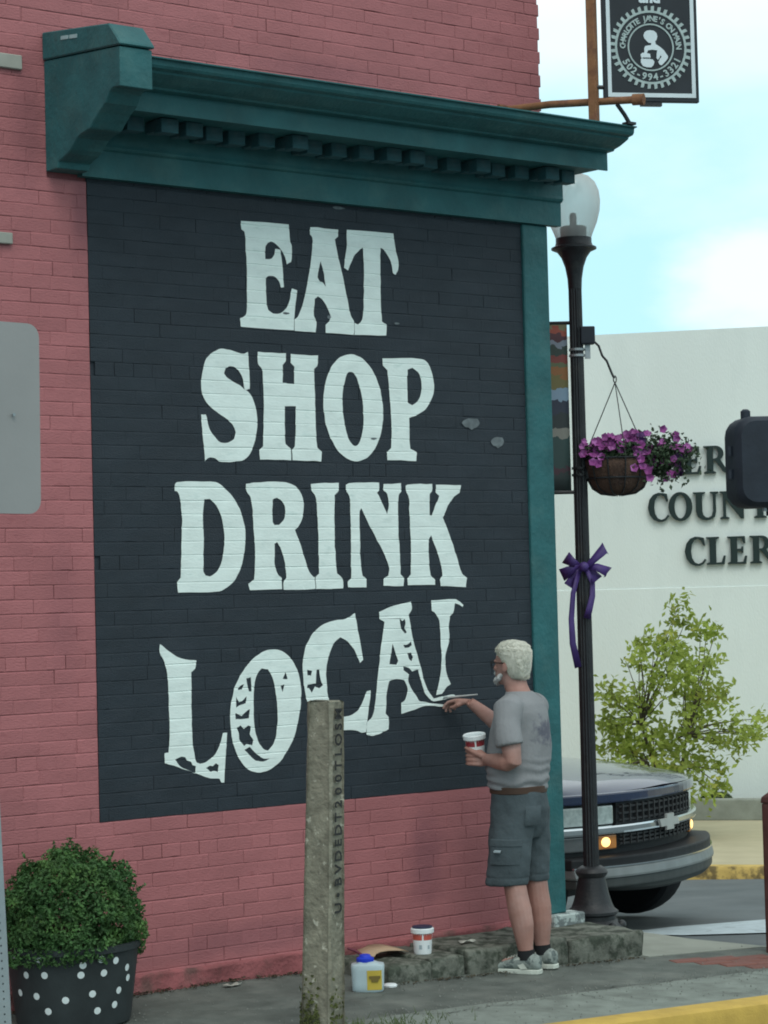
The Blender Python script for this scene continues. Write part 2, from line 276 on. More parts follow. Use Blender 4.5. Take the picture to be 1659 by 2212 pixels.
M['kerb'] = mat('kerb_concrete', (0.26, 0.28, 0.24), 0.9, 0.15, 8, 0.3, 90)
PINK = (0.372, 0.139, 0.146)
def brick_mat(name, col, dark, var, chip):
    m = mat(name, col, 0.78, var, 2.2, 0.38, 48, col2=dark, c2lo=chip, c2hi=chip + 0.2, c2scale=9.0, spec=0.3, stretch=(1, 1, 2.6))
    # every brick its own slight tone
    t = m.node_tree; b = t.nodes['Principled BSDF']; src = b.inputs['Base Color'].links[0].from_socket
    oi = t.nodes.new('ShaderNodeObjectInfo'); mr = t.nodes.new('ShaderNodeMapRange'); mr.inputs['To Min'].default_value = 0.93; mr.inputs['To Max'].default_value = 1.06
    t.links.new(oi.outputs['Random'], mr.inputs['Value']); x = t.nodes.new('ShaderNodeMixRGB'); x.blend_type = 'MULTIPLY'; x.inputs[0].default_value = 1
    t.links.new(src, x.inputs[1]); t.links.new(mr.outputs[0], x.inputs[2]); t.links.new(x.outputs[0], b.inputs['Base Color'])
    return m
def world_coords(m):
    """pattern runs on across separate bricks: use world position instead of each brick's own"""
    t = m.node_tree; g = t.nodes.new('ShaderNodeNewGeometry')
    for lk in list(t.links):
        if lk.from_socket.name == 'Object' and lk.from_node.type == 'TEX_COORD':
            to = lk.to_socket; t.links.remove(lk); t.links.new(g.outputs['Position'], to)
    return m
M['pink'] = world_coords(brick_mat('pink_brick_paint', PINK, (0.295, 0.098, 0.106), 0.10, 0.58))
def dark_patches(m, spots):
    """dirt stains and other darker patches, each at its own place on the wall (x, z, half width, half height, strength)"""
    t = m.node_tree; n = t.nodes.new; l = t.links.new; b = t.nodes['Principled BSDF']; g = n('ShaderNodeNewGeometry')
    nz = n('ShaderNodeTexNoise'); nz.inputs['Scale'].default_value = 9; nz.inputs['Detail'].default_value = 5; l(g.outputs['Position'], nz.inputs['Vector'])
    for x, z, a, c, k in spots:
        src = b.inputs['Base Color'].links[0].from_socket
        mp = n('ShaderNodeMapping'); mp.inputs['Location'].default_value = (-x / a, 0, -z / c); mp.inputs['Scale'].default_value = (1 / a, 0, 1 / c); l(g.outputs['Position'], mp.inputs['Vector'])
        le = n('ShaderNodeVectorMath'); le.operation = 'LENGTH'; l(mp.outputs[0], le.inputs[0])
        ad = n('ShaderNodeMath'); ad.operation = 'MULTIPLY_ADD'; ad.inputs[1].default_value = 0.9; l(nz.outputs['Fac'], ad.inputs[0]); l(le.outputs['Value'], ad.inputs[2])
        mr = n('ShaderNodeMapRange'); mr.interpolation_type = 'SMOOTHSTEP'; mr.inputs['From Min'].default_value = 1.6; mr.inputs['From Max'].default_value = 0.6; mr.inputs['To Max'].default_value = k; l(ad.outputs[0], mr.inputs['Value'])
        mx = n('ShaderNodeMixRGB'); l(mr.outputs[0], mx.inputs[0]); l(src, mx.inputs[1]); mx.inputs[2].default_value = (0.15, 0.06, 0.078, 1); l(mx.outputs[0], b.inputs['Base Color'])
dark_patches(M['pink'], ((2.07, 0.50, 0.16, 0.34, 0.5), (0.0, 3.86, 0.07, 0.26, 0.45), (-0.3, 4.22, 0.10, 0.5, 0.22), (0.9, 0.2, 0.9, 0.10, 0.3), (-0.15, 1.9, 0.12, 0.5, 0.18), (1.5, 4.72, 0.5, 0.09, 0.3)))  # first: dark purple patch left of the painter's legs; the rest old stains
M['pink_mortar'] = world_coords(mat('pink_mortar', (0.29, 0.098, 0.104), 0.85, 0.15, 4, 0.5, 90))
M['pink_base'] = world_coords(mat('pink_foundation', (0.29, 0.095, 0.10), 0.85, 0.22, 7, 0.8, 55, col2=(0.14, 0.07, 0.065), c2lo=0.5, c2hi=0.68, c2scale=6))
M['black'] = world_coords(mat('black_mural_paint', (0.022, 0.0315, 0.041), 0.66, 0.13, 3, 0.4, 95, col2=(0.029, 0.038, 0.048), c2lo=0.45, c2hi=0.75, c2scale=5, spec=0.3, stretch=(1, 1, 2.5)))
M['letter'] = world_coords(mat('white_letter_paint', (0.72, 0.82, 0.785), 0.6, 0.07, 7, 0.16, 40, col2=(0.56, 0.68, 0.65), c2lo=0.56, c2hi=0.78, c2scale=10, stretch=(1, 1, 2.5)))
M['teal'] = mat('teal_paint', (0.019, 0.110, 0.118), 0.6, 0.2, 5, 0.5, 30, col2=(0.038, 0.128, 0.130), c2lo=0.5, c2hi=0.7, c2scale=4.5, spec=0.4)
M['teal_d'] = mat('weathered_teal_paint', (0.03, 0.10, 0.115), 0.65, 0.22, 6, 0.3, 60, col2=(0.065, 0.115, 0.125), c2lo=0.5, c2hi=0.7, c2scale=7)
M['peel'] = mat('peeling_white_paint', (0.42, 0.49, 0.47), 0.85, 0.15, 9, 0.5, 60, col2=(0.16, 0.19, 0.19), c2lo=0.48, c2hi=0.54, c2scale=16)
M['ledge'] = mat('old_rough_concrete', (0.145, 0.155, 0.13), 0.95, 0.35, 11, 1.0, 45, col2=(0.05, 0.06, 0.046), c2lo=0.46, c2hi=0.58, c2scale=12)
M['grey_plate'] = mat('grey_plate', (0.32, 0.33, 0.29), 0.6, 0.1, 8)

# ------------------------------------------------------------------ ground, road, pavement
def sheet(name, xs, ys, zf, m, skirt=None, parent=None):
    b = MB(); nx, ny = len(xs), len(ys)
    vs = [(x, y, zf(x, y)) for y in ys for x in xs]
    b.add(vs, [(j * nx + i, j * nx + i + 1, (j + 1) * nx + i + 1, (j + 1) * nx + i) for j in range(ny - 1) for i in range(nx - 1)])
    o = b.build(name, m, parent, smooth='all', keep=True)
    o['kind'] = 'structure'; return o
lin = lambda a, b, n: [a + (b - a) * i / (n - 1) for i in range(n)]
sheet('road', [-1500, -400, -120, -60] + lin(-30, 30, 41) + [60, 120, 400, 1500], [-1500, -400, -120, -60] + lin(-30, 30, 41) + [60, 120, 400, 1500], road_z, M['road'])

def poly_sheet(name, pts, zf, m, skirt=-0.6, cuts=0.25):
    """flat paved area from its outline, draped over zf, with a skirt down into the ground"""
    bm = bmesh.new(); vs = [bm.verts.new((x, y, 0)) for x, y in pts]; bm.faces.new(vs)
    x0, x1 = min(p[0] for p in pts), max(p[0] for p in pts); y0, y1 = min(p[1] for p in pts), max(p[1] for p in pts)
    for ax, a, b_ in ((0, x0, x1), (1, y0, y1)):
        k = a + cuts
        while k < b_ and (b_ - a) < 60:
            n = Vector((1, 0, 0)) if ax == 0 else Vector((0, 1, 0))
            bmesh.ops.bisect_plane(bm, geom=bm.verts[:] + bm.edges[:] + bm.faces[:], plane_co=n * k, plane_no=n); k += cuts
    bm.faces.ensure_lookup_table(); bm.normal_update()
    if bm.faces[0].normal.z < 0: bmesh.ops.reverse_faces(bm, faces=bm.faces[:])
    for v in bm.verts: v.co.z = zf(v.co.x, v.co.y)
    be = [e for e in bm.edges if e.is_boundary]
    if skirt is not None:
        r = bmesh.ops.extrude_edge_only(bm, edges=be)
        for v in r['geom']:
            if isinstance(v, bmesh.types.BMVert): v.co.z += skirt
    me = bpy.data.meshes.new(name); bm.to_mesh(me); bm.free(); me.materials.append(m)
    o = link(name, me); o['kind'] = 'structure'; return o
WX0 = -9.0
wob = lambda x: -1.26 + 0.025 * noise.noise(Vector((x * 3.1, 1.7, 0))) + 0.015 * noise.noise(Vector((x * 11, 4, 0)))
edge_pts = [(x, wob(x)) for x in lin(WX0, 4.1, 90)]
poly_sheet('pavement', [(WX0, 0.05)] + edge_pts + [(4.06, -0.75), (3.98, -0.66), (3.16, -0.585), (3.12, 0.05)], walk_z, M['walk'])
poly_sheet('pavement_concrete_strip', list(reversed(edge_pts)) + [(WX0, -1.84), (4.15, -1.84)], lambda x, y: walk_z(x, y) + 0.003, M['walk_light'])
poly_sheet('pavement_corner', [(3.12, 0.05), (3.16, -0.58), (3.98, -0.655), (4.06, -0.75), (3.86, -0.2), (3.82, 0.5), (3.95, 9), (3.12, 9)], lambda x, y: walk_z(x, min(y, 0)) + 0.004, M['pad'])
def kerb_line(name, p0, p1, wdt, zf, drop, m, n=26, segs=1):
    """a rounded kerb: top, nosing and face"""
    b = MB(); d = Vector((p1[0] - p0[0], p1[1] - p0[1], 0)); q = Vector((d.y, -d.x, 0)).normalized(); R = []
    for i in range(n):
        t = i / (n - 1); c = Vector((p0[0], p0[1], 0)) + d * t; z = zf(c.x, c.y); jz = 0.006 * noise.noise(Vector((i * 0.7, 3.3, 0)))
        R.append([c + Vector((0, 0, z - 0.4)), c + Vector((0, 0, z)), c + q * (wdt - 0.03) + Vector((0, 0, z + jz)), c + q * (wdt - 0.006) + Vector((0, 0, z - 0.012 + jz)), c + q * (wdt + 0.004) + Vector((0, 0, z - 0.04)), c + q * (wdt + 0.02) + Vector((0, 0, z - drop - 0.3))])
    b.rings(R, closed=False, caps=False)
    o = b.build(name, m, smooth=True); o['kind'] = 'structure'; return o
kerb_line('kerb', (WX0, -1.845), (4.15, -1.845), 0.16, lambda x, y: walk_z(x, y) + 0.008, 0.16, M['yellow'])
poly_sheet('crosswalk_stripe', [(4.45, 1.05), (5.0, 1.1), (5.82, 0.99), (7.6, 0.75), (6.9, -0.1), (5.07, 0.30), (4.62, 0.62)], lambda x, y: road_z(x, y) + 0.005, M['stripe'], None, 0.4)
# small brick panel set into the corner pavement
bp_ = bpy.data.objects.new('brick_paving', None); COL.objects.link(bp_); bp_.location = (3.7, -0.9, walk_z(3.7, -0.9)); bp_['kind'] = 'structure'
M['paver'] = brick_mat('red_paver', (0.19, 0.082, 0.066), (0.12, 0.058, 0.05), 0.2, 0.6)
pb = MB(); pb.box((0, 0, 0), (0.196, 0.094, 0.05)); pme = pb.build('brick', M['paver'], None, bevel=0.006, seg=1); pdata = pme.data; bpy.data.objects.remove(pme)
BA = -0.285
for r in range(8):
    for k in range(-2, 8):
        u = k * 0.2 + (r % 2) * 0.1; v = -r * 0.098; x = 3.24 + u * math.cos(BA) - v * math.sin(BA); y = -0.80 + u * math.sin(BA) + v * math.cos(BA)
        t = (x - 3.20) / 0.30
        if x > 4.02 or y < -1.22 or u < -0.02 or (t < 1 and v < -0.43 * t - .03): continue
        o = link('brick', pdata, bp_); o.location = (x - 3.7, y + 0.9, walk_z(x, y) - walk_z(3.7, -0.9) - 0.016 + random.uniform(-.002, .002)); o.rotation_euler = (0, 0, random.uniform(-.015, .015) + BA)

# far side of the cross street
DV = Vector((0.6282, -0.7780, 0)); NV = Vector((-0.7780, -0.6282, 0)); P0 = Vector((12.01, 7.678, 0))    # facade direction, outward normal
FZ = -0.48
def far(t, off, z=0.0): p = P0 + DV * t + NV * off; return Vector((p.x, p.y, z))
KOFF = (Vector((8.86, 4.21, 0)) - P0).dot(NV)
b = MB(); R = []
for t in lin(-40, 40, 21):
    R.append([far(t, KOFF, FZ - 0.5), far(t, KOFF, FZ), far(t, 0.02, FZ - 0.02)])
b.rings(R, False, False); o = b.build('far_pavement', M['tan_walk']); o['kind'] = 'structure'
b = MB(); R = []
for t in lin(-40, 40, 121):
    j = 0.012 * noise.noise(Vector((t * 2.1, 9, 0)))
    R.append([far(t, KOFF - 0.02, FZ + 0.004), far(t, KOFF + 0.13, FZ + 0.004), far(t, KOFF + 0.16, FZ - 0.03 + j), far(t, KOFF + 0.18 + j, FZ - 0.3)])
b.rings(R, False, False); o = b.build('far_kerb', M['far_yellow'], smooth=True); o['kind'] = 'structure'
b = MB(); c0 = far(2.0, 0.5, FZ + 0.09); 
b.box(c0, (14, 0.16, 0.22), Matrix.Rotation(math.atan2(DV.y, DV.x), 3, 'Z')); o = b.build('planting_bed_kerb', M['kerb'], bevel=0.015); o['kind'] = 'structure'
M['soil'] = mat('soil', (0.09, 0.075, 0.05), 1, 0.3, 12, 0.8, 40)
b = MB(); b.rings([[far(t, 0.44, FZ + 0.13), far(t, 0.0, FZ + 0.15)] for t in lin(-5, 9, 15)], False, False); o = b.build('planting_bed_soil', M['soil']); o['kind'] = 'structure'

# ------------------------------------------------------------------ brick building
bld = thing('brick_building', 'pink painted brick building with teal cornice and black lettered mural on its side wall', 'building', (0, 0, 0))
WR = 3.07
b = MB(); b.bbox(-9, WR - 0.012, 0.0125, 9, -0.6, 6.6); b.build('wall', M['pink_mortar'], bld)
CH = 0.0684; Z0 = 0.855 - 13 * CH          # course height; mural's lower edge falls on a joint
def brick_mesh(seed, m, soft=0.0017, slot=0.34):
    """one brick under thick paint: worn face, nearly filled joints, here and there an open slot along its lower edge"""
    rnd = random.Random(seed); b = MB(); j = lambda s=0.003: rnd.uniform(-s, s)
    xs = [-0.5, -0.47, -0.3, -0.08, 0.14, 0.34, 0.47, 0.5]; zs = [-0.5, -0.45, 0.40, 0.5]; nx = 8
    s0 = rnd.randrange(0, 6); s1 = s0 + rnd.randrange(1, 4); has = rnd.random() < slot; dp = rnd.uniform(0.003, 0.0055)
    vs = []
    for zi, z in enumerate(zs):
        for xi, x in enumerate(xs):
            y = -0.001 + j(0.0007); dz = j(0.02) if zi in (1, 2) else 0
            if zi in (0, 3): y = soft + j(0.0008)
            elif xi in (0, 7): y = soft * 0.55
            if has and zi == 0 and s0 <= xi <= s1: y = dp; dz = rnd.uniform(0.0, 0.035)
            vs.append((x + (0 if xi in (0, 7) else j(0.02)), y, z + dz))
    b.add(vs, [(k * nx + i, k * nx + i + 1, (k + 1) * nx + i + 1, (k + 1) * nx + i) for k in range(3) for i in range(nx - 1)])
    bk = len(b.v); b.add([(-.5, .05, -.5), (.5, .05, -.5), (.5, .05, .5), (-.5, .05, .5)], [])
    b.f += [(0, nx * 3, bk + 3, bk), (nx - 1, bk + 1, bk + 2, nx * 4 - 1), (bk, bk + 1) + tuple(reversed(range(nx))), tuple(range(nx * 3, nx * 4)) + (bk + 2, bk + 3)]; b.mi += [0] * 4
    me = b.mesh('brick'); me.materials.append(m); return me
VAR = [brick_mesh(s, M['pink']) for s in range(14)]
slots = []
def row_of(k, x0, x1, header=False):
    rnd = random.Random(1000 + k); L = 0.108 if header else 0.212
    x = x0 - rnd.uniform(0, L * 0.3) - (L / 2 if k % 2 else 0)
    while x < x1 - 0.02:
        a, e = max(x, x0), min(x + L, x1)
        if x1 - e < 0.04: e = x1
        if e - a > 0.035: slots.append((k, a, e))
        if e == x1: break
        x += L + rnd.uniform(-0.004, 0.004)
for k in range(-2, 96):
    zl = Z0 + k * CH; zh = zl + CH
    if zh < 0.095: continue
    hd = k % 7 == 3
    if zl < 0.85: row_of(k, -2.4, 2.882, hd)
    elif zh < 4.03: row_of(k, -2.4, 0.03, hd)
    elif zh < 4.60: row_of(k, -2.4, -0.19 if zh < 4.5 else 0.2, hd)
    else: row_of(k, -2.4, WR - (0.004 if k % 2 else 0.016), hd)
rnd = random.Random(5)
def vis(s):
    k, a, e = s; x = (a + e) / 2; z = Z0 + (k + .5) * CH
    inv = x > -0.47 and z < 4.85 + 0.07 * x + 0.3
    hidden = (-0.6 < x < 0.0 and z < 0.85) or (0.55 < x < 0.85 and z < 0.85)
    d = (x + 5.85) ** 2 + 9.8 ** 2 + (z - 1.9) ** 2
    return (0 if inv and not hidden else 1, d)
order = sorted(range(len(slots)), key=lambda i: vis(slots[i]))
single = set(order[:300])
rest = MB()
for i, (k, a, e) in enumerate(slots):
    zc = Z0 + (k + 0.5) * CH + rnd.uniform(-0.0012, 0.0012); h = CH - 0.0004; L = (e - a) + 0.0006
    yo = rnd.uniform(-0.0005, 0.0005) + 0.004 * noise.noise(Vector((a * 1.5, 0, zc * 1.5))); me = VAR[rnd.randrange(14)]; rz, rx = rnd.uniform(-.004, .004), rnd.uniform(-.008, .008); ry = rnd.uniform(-.004, .004)
    Mx = Matrix.Translation(((a + e) / 2, yo, zc)) @ Matrix.Rotation(rz, 4, 'Z') @ Matrix.Rotation(rx, 4, 'X') @ Matrix.Rotation(ry, 4, 'Y') @ Matrix.Diagonal((L, 1, h, 1))
    if i in single:
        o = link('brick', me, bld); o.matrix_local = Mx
    else:
        rest.add([Mx @ v.co for v in me.vertices], [tuple(p.vertices) for p in me.polygons])
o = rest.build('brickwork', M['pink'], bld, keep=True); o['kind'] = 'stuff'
# rough plastered foundation below the bricks
b = MB(); xs = lin(-2.6, 3.09, 150); zs = [-0.6, -0.1, -0.06, -0.02, 0.02, 0.05, 0.075, 0.09, 0.093]
R = []
for x in xs:
    r = []
    for i, z in enumerate(zs):
        q = 0.016 * noise.noise(Vector((x * 5, z * 9, 2))) + 0.008 * noise.noise(Vector((x * 17, z * 25, 7)))
        r.append((x, (-0.028 + q) if i < 8 else 0.02, z + (0.008 * noise.noise(Vector((x * 4, 0, 5))) if i >= 6 else 0)))
    R.append(r)
b.rings(R, False, False); b.build('foundation', M['pink_base'], bld, smooth='all')
# mural: its own field of black painted bricks with the white letters as paint films on top
mur = MB(); XA, XB_ = 0.033, 2.884
mur.bbox(XA, XB_, 0.0085, 0.02, 0.855, 4.03)
mv = [brick_mesh(50 + s, M['black'], 0.0012, 0.3) for s in range(10)]
slots2 = slots; slots = []
for k in range(13, 13 + 47): row_of(k, XA, XB_, k % 7 == 3)
for k, a, e in slots:
    zc = Z0 + (k + 0.5) * CH; h = CH - 0.0003; L = (e - a) + 0.0006; me = mv[rnd.randrange(10)]
    Mx = Matrix.Translation(((a + e) / 2, -0.002 + rnd.uniform(-.001, .001), zc)) @ Matrix.Rotation(rnd.uniform(-.002, .002), 4, 'Z') @ Matrix.Rotation(rnd.uniform(-.004, .004), 4, 'X') @ Matrix.Diagonal((L, .7, h, 1))
    mur.add([Mx @ v.co for v in me.vertices], [tuple(p.vertices) for p in me.polygons])
mural = mur.build('mural', M['black'], bld, keep=True)
mural['label'] = 'black painted mural panel reading EAT SHOP DRINK LOCAL in white letters'
def brush_curve(p):
    """round off the gentle bends of a hand-painted outline, keep its sharp corners"""
    n = len(p); q = [Vector((a, b, 0)) for a, b in p]; out = []
    def corner(i):
        a, b = (q[i] - q[i - 1]), (q[(i + 1) % n] - q[i])
        return a.length < 1e-6 or b.length < 1e-6 or a.angle(b) > 0.75
    cs = [corner(i) for i in range(n)]
    for i in range(n):
        p0, p1, p2, p3 = q[i - 1], q[i], q[(i + 1) % n], q[(i + 2) % n]; L = (p2 - p1).length
        if cs[i]: p0 = p1 - (p2 - p1)
        if cs[(i + 1) % n]: p3 = p2 + (p2 - p1)
        k = 1 if L < .012 else 4
        # bends keep in proportion to the segment
        t1 = (p2 - p0); t1 = t1.normalized() * L if t1.length > 1e-6 else p2 - p1; t2 = (p3 - p1); t2 = t2.normalized() * L if t2.length > 1e-6 else p2 - p1
        for j in range(k):
            t = j / k; h = p1 * (2*t**3 - 3*t*t + 1) + t1 * (t**3 - 2*t*t + t) + p2 * (-2*t**3 + 3*t*t) + t2 * (t**3 - t*t)
            out.append((h.x, h.y))
    return out
def painted_letter(loops):
    me = outline_mesh([brush_curve([(x / 1000, z / 1000) for x, z in lp]) for lp in loops])
    bm = bmesh.new(); bm.from_mesh(me); bpy.data.meshes.remove(me)
    zlo, zhi = min(v.co.y for v in bm.verts), max(v.co.y for v in bm.verts)
    k = math.floor((zlo - Z0) / CH)
    while Z0 + k * CH < zhi:
        for dz in (-0.0045, 0, 0.0045):
            z = Z0 + k * CH + dz
            bmesh.ops.bisect_plane(bm, geom=bm.verts[:] + bm.edges[:] + bm.faces[:], plane_co=(0, z, 0), plane_no=(0, 1, 0), dist=0.0002)
        k += 1
    for v in bm.verts:
        x, z = v.co.x, v.co.y; q = (z - Z0) / CH; d = abs(q - round(q)) * CH
        g = max(0.0, 1 - d / 0.0044)
        n = noise.noise(Vector((x * 5, z * 5, round(q) * 3.7)))
        v.co = (x + 0.0035 * noise.noise(Vector((x * 22, z * 22, 1))) + 0.0015 * noise.noise(Vector((x * 60, z * 60, 1))), -0.0062 + g * (0.0022 + 0.003 * n), z + 0.0035 * noise.noise(Vector((x * 22, z * 22, 8))) + 0.0015 * noise.noise(Vector((x * 60, z * 60, 5))))
    bmesh.ops.recalc_face_normals(bm, faces=bm.faces)
    m2 = bpy.data.meshes.new('painted_letter'); bm.to_mesh(m2); bm.free(); m2.materials.append(M['letter'])
    return link('painted_letter', m2, mural)
for ch, loops in LETTERS:
    painted_letter(loops)
# small paint specks and scuffs left on the black field
M['scuff'] = mat('grey_scuff', (0.13, 0.155, 0.165), 0.8, 0.3, 30)
for x, z, a, c in ((1.22, 3.415, .02, .006), (1.5, 3.41, .012, .01), (1.96, 3.40, .018, .006), (1.58, 4.0, .04, .008), (2.47, 2.87, .06, .03), (2.66, 2.77, .045, .03), (1.78, 2.77, .02, .006)):
    p = [(x + a * math.cos(t) * (1 + .35 * noise.noise(Vector((t, x, 0)))), z + c * math.sin(t) * (1 + .4 * noise.noise(Vector((t * 2, z, 3))))) for t in lin(0, 2 * PI * 15 / 16, 16)]
    b = MB(); b.add([(q[0], -0.0075, q[1]) for q in p], [tuple(range(16))]); b.build('scuff', M['scuff'], mural)

# cornice
cor = MB()
prof = [(-0.0, 4.018), (-0.05, 4.018), (-0.052, 4.150), (-0.068, 4.158), (-0.075, 4.17), (-0.072, 4.185), (-0.072, 4.296), (-0.43, 4.292), (-0.436, 4.276), (-0.447, 4.276), (-0.447, 4.374),
        (-0.50, 4.377), (-0.508, 4.386), (-0.55, 4.396), (-0.60, 4.416), (-0.618, 4.424), (-0.622, 4.434), (-0.655, 4.44), (-0.665, 4.452), (-0.668, 4.475), (-0.69, 4.478), (-0.69, 4.484), (-0.3, 4.535), (0.0, 4.575)]
cor.prism(prof, -0.02, 3.15)
cornice = cor.build('cornice', M['teal'], bld)
b = MB()
blk = [(0.0, 4.03), (-0.11, 4.03), (-0.122, 4.06), (-0.21, 4.085), (-0.24, 4.10), (-0.30, 4.145), (-0.345, 4.158), (-0.42, 4.17), (-0.45, 4.195), (-0.50, 4.23), (-0.565, 4.265), (-0.60, 4.31), (-0.635, 4.325), (-0.70, 4.318), (-0.702, 4.505), (0.0, 4.572)]
b.prism(blk, -0.195, -0.018); b.build('end_block', M['teal'], cornice, bevel=0.004, seg=1)
b = MB(); cap = [(0.0, 4.576), (-0.715, 4.51), (-0.715, 4.522), (-0.62, 4.628), (0.0, 4.712)]
b.prism(cap, -0.203, -0.010); b.build('end_block_cap', M['teal'], cornice, bevel=0.008, seg=1)
for (yy, zz) in ((-0.33, 4.635), (-0.31, 4.60)):
    pass
dm = MB(); dm.bbox(-0.050, 0.050, -0.265, -0.19, 4.224, 4.294); dm.bbox(-0.042, 0.042, -0.188, -0.10, 4.236, 4.294)
dobj = dm.build('dentil', M['teal_d'], cornice, bevel=0.003, seg=1)
for i in range(19):
    o = dobj if i == 0 else link('dentil', dobj.data, cornice)
    o.location = (0.165 + i * 0.158 + rnd.uniform(-.003, .003), rnd.uniform(-.003, .003), rnd.uniform(-.002, .001)); o.rotation_euler = (rnd.uniform(-.015, .015), 0, rnd.uniform(-.02, .02))
# pilaster under the cornice and its stone foot
b = MB(); b.bbox(2.880, 3.070, -0.022, 0.05, 0.105, 4.016); b.build('corner_pilaster', M['teal'], bld, bevel=0.006, seg=1)
b = MB(); b.bbox(2.93, 3.165, -0.075, 0.06, -0.12, 0.104); b.build('pilaster_foot', M['peel'], bld, bevel=0.008, seg=1)
# light plates fixed to the bricks
for x, z, wd, hh in ((-0.40, 4.545, 0.15, 0.07), (-0.46, 3.685, 0.13, 0.055)):
    b = MB(); b.bbox(x - wd / 2, x + wd / 2, -0.022, 0.0, z - hh / 2, z + hh / 2); b.build('anchor_plate', M['grey_plate'], bld, bevel=0.004, seg=1)
for (yy) in (-0.40, -0.37):
    z = 4.628 + (yy + 0.62) * (0.084 / 0.62)
b = MB()
for x, y in ((-0.12, -0.30), (-0.12, -0.22)):
    z = 4.712 + y * (0.084 / 0.62); b.box((x - 0.083, y, z - 0.04), (0.006, 0.07, 0.018), Matrix.Rotation(0.13, 3, 'X'))
b.build('paint_chip', mat('pale_paint_chip', (0.3, 0.42, 0.43), 0.8), bld)

# concrete ledge along the foot of the wall
ledge = thing('concrete_ledge', 'rough weathered concrete ledge along the foot of the pink wall behind the painter', 'ledge', (1.4, -0.25, 0))
def rough_block(x0, x1, y0, y1, z0, z1, seed, amp=0.013):
    me = MB().bbox(x0, x1, y0, y1, z0, z1).mesh('t'); bm = bmesh.new(); bm.from_mesh(me); bpy.data.meshes.remove(me)
    bmesh.ops.bevel(bm, geom=bm.edges[:], offset=0.016, segments=2, profile=0.5, affect='EDGES')
    bmesh.ops.subdivide_edges(bm, edges=[e for e in bm.edges if e.calc_length() > 0.06], cuts=6, use_grid_fill=True)
    bm.normal_update()
    for v in bm.verts:
        n = v.normal.copy(); q = v.co + Vector((seed, 0, 0))
        v.co += n * (amp * noise.noise(q * 9) + amp * .7 * noise.noise(q * 23) - 0.004)
    m2 = bpy.data.meshes.new('concrete_block'); bm.to_mesh(m2); bm.free(); m2.materials.append(M['ledge']); smooth_mesh(m2, 50); return m2
for x0, x1, y0, z1, sd_ in ((1.37, 1.66, -0.545, 0.052, 1), (1.665, 1.90, -0.52, 0.06, 4), (1.905, 2.62, -0.535, 0.075, 9), (2.625, 3.185, -0.53, 0.045, 14)):
    me = rough_block(x0, x1, y0, -0.02, -0.35, z1, sd_); me.transform(Matrix.Translation((-1.4, 0.25, 0))); link('concrete_block', me, ledge)

# ------------------------------------------------------------------ white county building with raised letters
M['white_wall'] = mat('white_stucco', (0.72, 0.80, 0.765), 0.85, 0.05, 0.9, 0.3, 70, col2=(0.64, 0.72, 0.69), c2lo=0.52, c2hi=0.75, c2scale=1.1, stretch=(1, 1, 0.35))
M['white_trim'] = mat('white_coping', (0.74, 0.80, 0.77), 0.7, 0.04, 3)
M['sign_letter'] = mat('dark_green_letter', (0.018, 0.035, 0.034), 0.5, 0.1, 9)
RZ = math.atan2(DV.y, DV.x)
wb = thing('county_building', 'plain white county clerk building with dark raised letters across the street', 'building', (P0.x, P0.y, FZ), RZ)
# local: x along the facade, -y outwards, z up from the pavement
b = MB(); b.bbox(-9, 9, 0, 12, -0.4, 4.69 - FZ - 0.004); b.build('wall', M['white_wall'], wb)
b = MB(); b.bbox(-9.0, 9.0, 0.25, 11.75, 4.69 - FZ - 0.004, 4.69 - FZ + 0.002); b.build('roof', M['white_trim'], wb)
b = MB(); b.bbox(-9.0, 9.0, -0.010, 0.0, -0.4, 1.93 - FZ); b.build('wall_base', M['white_wall'], wb, bevel=0.004, seg=1)
def ellp(cx, cy, rx, ry, n=26, a0=0, a1=360): return [(cx + rx * math.cos(math.radians(a0 + (a1 - a0) * i / n)), cy + ry * math.sin(math.radians(a0 + (a1 - a0) * i / n))) for i in range(n + (0 if a1 - a0 == 360 else 1))]
def bowl(x, y0, y1, r, t):   # D-shaped bowl between y0 and y1
    h = (y1 - y0) / 2; c = (y0 + y1) / 2
    return [(x + r * math.sin(a), c + h * math.cos(a)) for a in lin(0, PI, 14)], [(x + (r - t) * math.sin(a), c + (h - t * .45) * math.cos(a)) for a in lin(0, PI, 14)]
